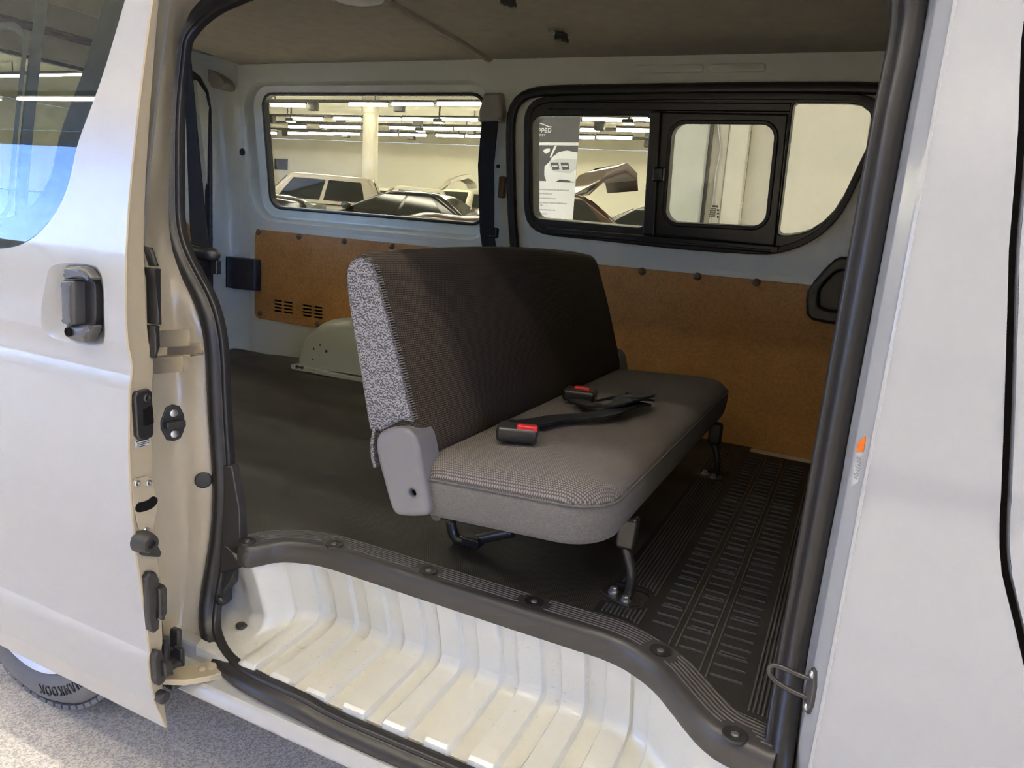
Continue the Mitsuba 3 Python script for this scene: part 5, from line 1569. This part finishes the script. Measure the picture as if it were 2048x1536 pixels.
# legs
for ft, nm in ((foot_n, 'near'), (foot_f, 'far')):
    fx, fy = ft
    pth = spline([(fx - 0.012, fy + 0.0, 0.80), (fx - 0.012, fy, 0.745), (fx - 0.002, fy - 0.002, 0.715), (fx + 0.008, fy - 0.004, 0.68), (fx + 0.006, fy - 0.002, 0.65), (fx + 0.0, fy + 0.004, ZF + 0.008)], 24)
    k = add(B + '__leg', tube(pth, 0.0095, 12), 'dark_steel', True, label='bent black steel front leg')
    add(k + '__socket', rbox(fx - 0.030, fx + 0.008, fy - 0.014, fy + 0.016, 0.735, 0.80, 0.008), 'black_plastic')
    add(k + '__foot_plate', prism(Polygon([(fx - 0.05, fy + 0.02), (fx - 0.035, fy + 0.03), (fx + 0.02, fy + 0.026), (fx + 0.03, fy - 0.012), (fx + 0.012, fy - 0.032), (fx - 0.02, fy - 0.024), (fx - 0.05, fy - 0.004)]).buffer(-0.006).buffer(0.006), 0.004, 0.012, fr_xy(ZF), 0.002), 'dark_steel', 40)
    for dx, dy in ((-0.026, 0.004), (0.004, -0.018)):
        add(k + '__bolt', cat([lathe([(0.011, 0), (0.011, 0.003), (0, 0.003)], (fx + dx, fy + dy, ZF + 0.012), (0, 0, 1), 16), lathe([(0.0075, 0.003), (0.0075, 0.010), (0.005, 0.012), (0, 0.012)], (fx + dx, fy + dy, ZF + 0.012), (0, 0, 1), 6)]), 'bolt_steel', 30)
# rear floor latch: a bent black bar
a, b = at(905, 1058, y=0.33), at(1000, 1068, y=0.36)
lb = [at(u, v, y=0.335) for u, v in ((902, 1040), (905, 1062), (914, 1078), (930, 1083), (950, 1080), (985, 1072), (1025, 1064))]
k = add(B + '__floor_latch', tube(spline(lb, 30), 0.0115, 10), 'dark_steel', True, label='black latch bar under the bench')
c = at(945, 1083, y=0.325)
add(k + '__hook', rbox(c[0] - 0.02, c[0] + 0.02, 0.31, 0.345, c[2] - 0.010, c[2] + 0.012, 0.004), 'black_plastic')
lb2 = [p + np.array([0, 0.78, 0]) for p in lb]
add(B + '__floor_latch', tube(spline(lb2, 30), 0.0115, 10), 'dark_steel', True)
add(B + '__frame', cat([tube([[-0.66, y, 0.778], [-0.5, y, 0.775], [-0.33, y, 0.785]], 0.012, 8) for y in (0.32, 1.15)] + [tube([[-0.64, 0.14, 0.775], [-0.64, 0.7, 0.775], [-0.64, 1.29, 0.775]], 0.012, 8)]), 'dark_steel', 40)

# belts and buckles lying on the cushion
ZC_ = 0.912


def zc_(x):
    return 0.9 + 0.055 * (x + 0.60) + 0.0085


def strap(key, pts, w=0.046, label=None):
    """pts: (u, v, height above the cushion); a flat belt across the path."""
    P3 = []
    for u, v, h in pts:
        z = ZC_
        for _ in range(3):
            p = at(u, v, z=z + h)
            z = zc_(p[0])
        P3.append(p)
    P3 = spline(P3, 40)
    t = np.gradient(P3, axis=0)
    s_ = np.cross(t, [0, 0, 1.0])
    s_ /= np.linalg.norm(s_, axis=1, keepdims=True)
    th_ = 0.0025
    rings = [np.array([p - q * w / 2 - [0, 0, th_], p + q * w / 2 - [0, 0, th_], p + q * w / 2 + [0, 0, th_], p - q * w / 2 + [0, 0, th_]]) for p, q in zip(P3, s_)]
    return add(key, loft(rings, True, True, True), 'belt_webbing', 40, label=label)


strap(B + '__lap_belt', [(1010, 846, 0.006), (1060, 846, 0.010), (1110, 838, 0.007), (1160, 834, 0.007), (1215, 826, 0.014), (1250, 812, 0.020), (1285, 806, 0.012)], label='black lap belt lying across the cushion')
strap(B + '__lap_belt', [(1150, 800, 0.010), (1190, 812, 0.012), (1225, 808, 0.026), (1255, 798, 0.034), (1292, 798, 0.018)], 0.044)
strap(B + '__lap_belt', [(1205, 800, 0.012), (1240, 793, 0.03), (1262, 792, 0.036), (1290, 788, 0.026)], 0.05)
for (u, v, yaw, ub, vb) in ((1160, 790, 0.15, 1164, 783), (1035, 866, 0.35, 1054, 862)):
    z = ZC_ + 0.012
    c = at(u, v, z=z)
    R4 = trimesh.transformations.rotation_matrix(yaw, [0, 0, 1])
    bb = rbox(-0.040, 0.040, -0.026, 0.026, -0.014, 0.016, 0.009)
    bb.apply_transform(R4)
    bb.apply_translation(c)
    k = add(B + '__buckle', bb, 'black_plastic', 50, label='black belt buckle with a red button')
    c2 = at(ub, vb, z=z + 0.010)
    rbn = rbox(-0.020, 0.020, -0.008, 0.008, -0.012, 0.012, 0.004)
    rbn.apply_transform(R4)
    rbn.apply_translation(c2)
    add(k + '__button', rbn, 'red_plastic', 50, label='red release button')
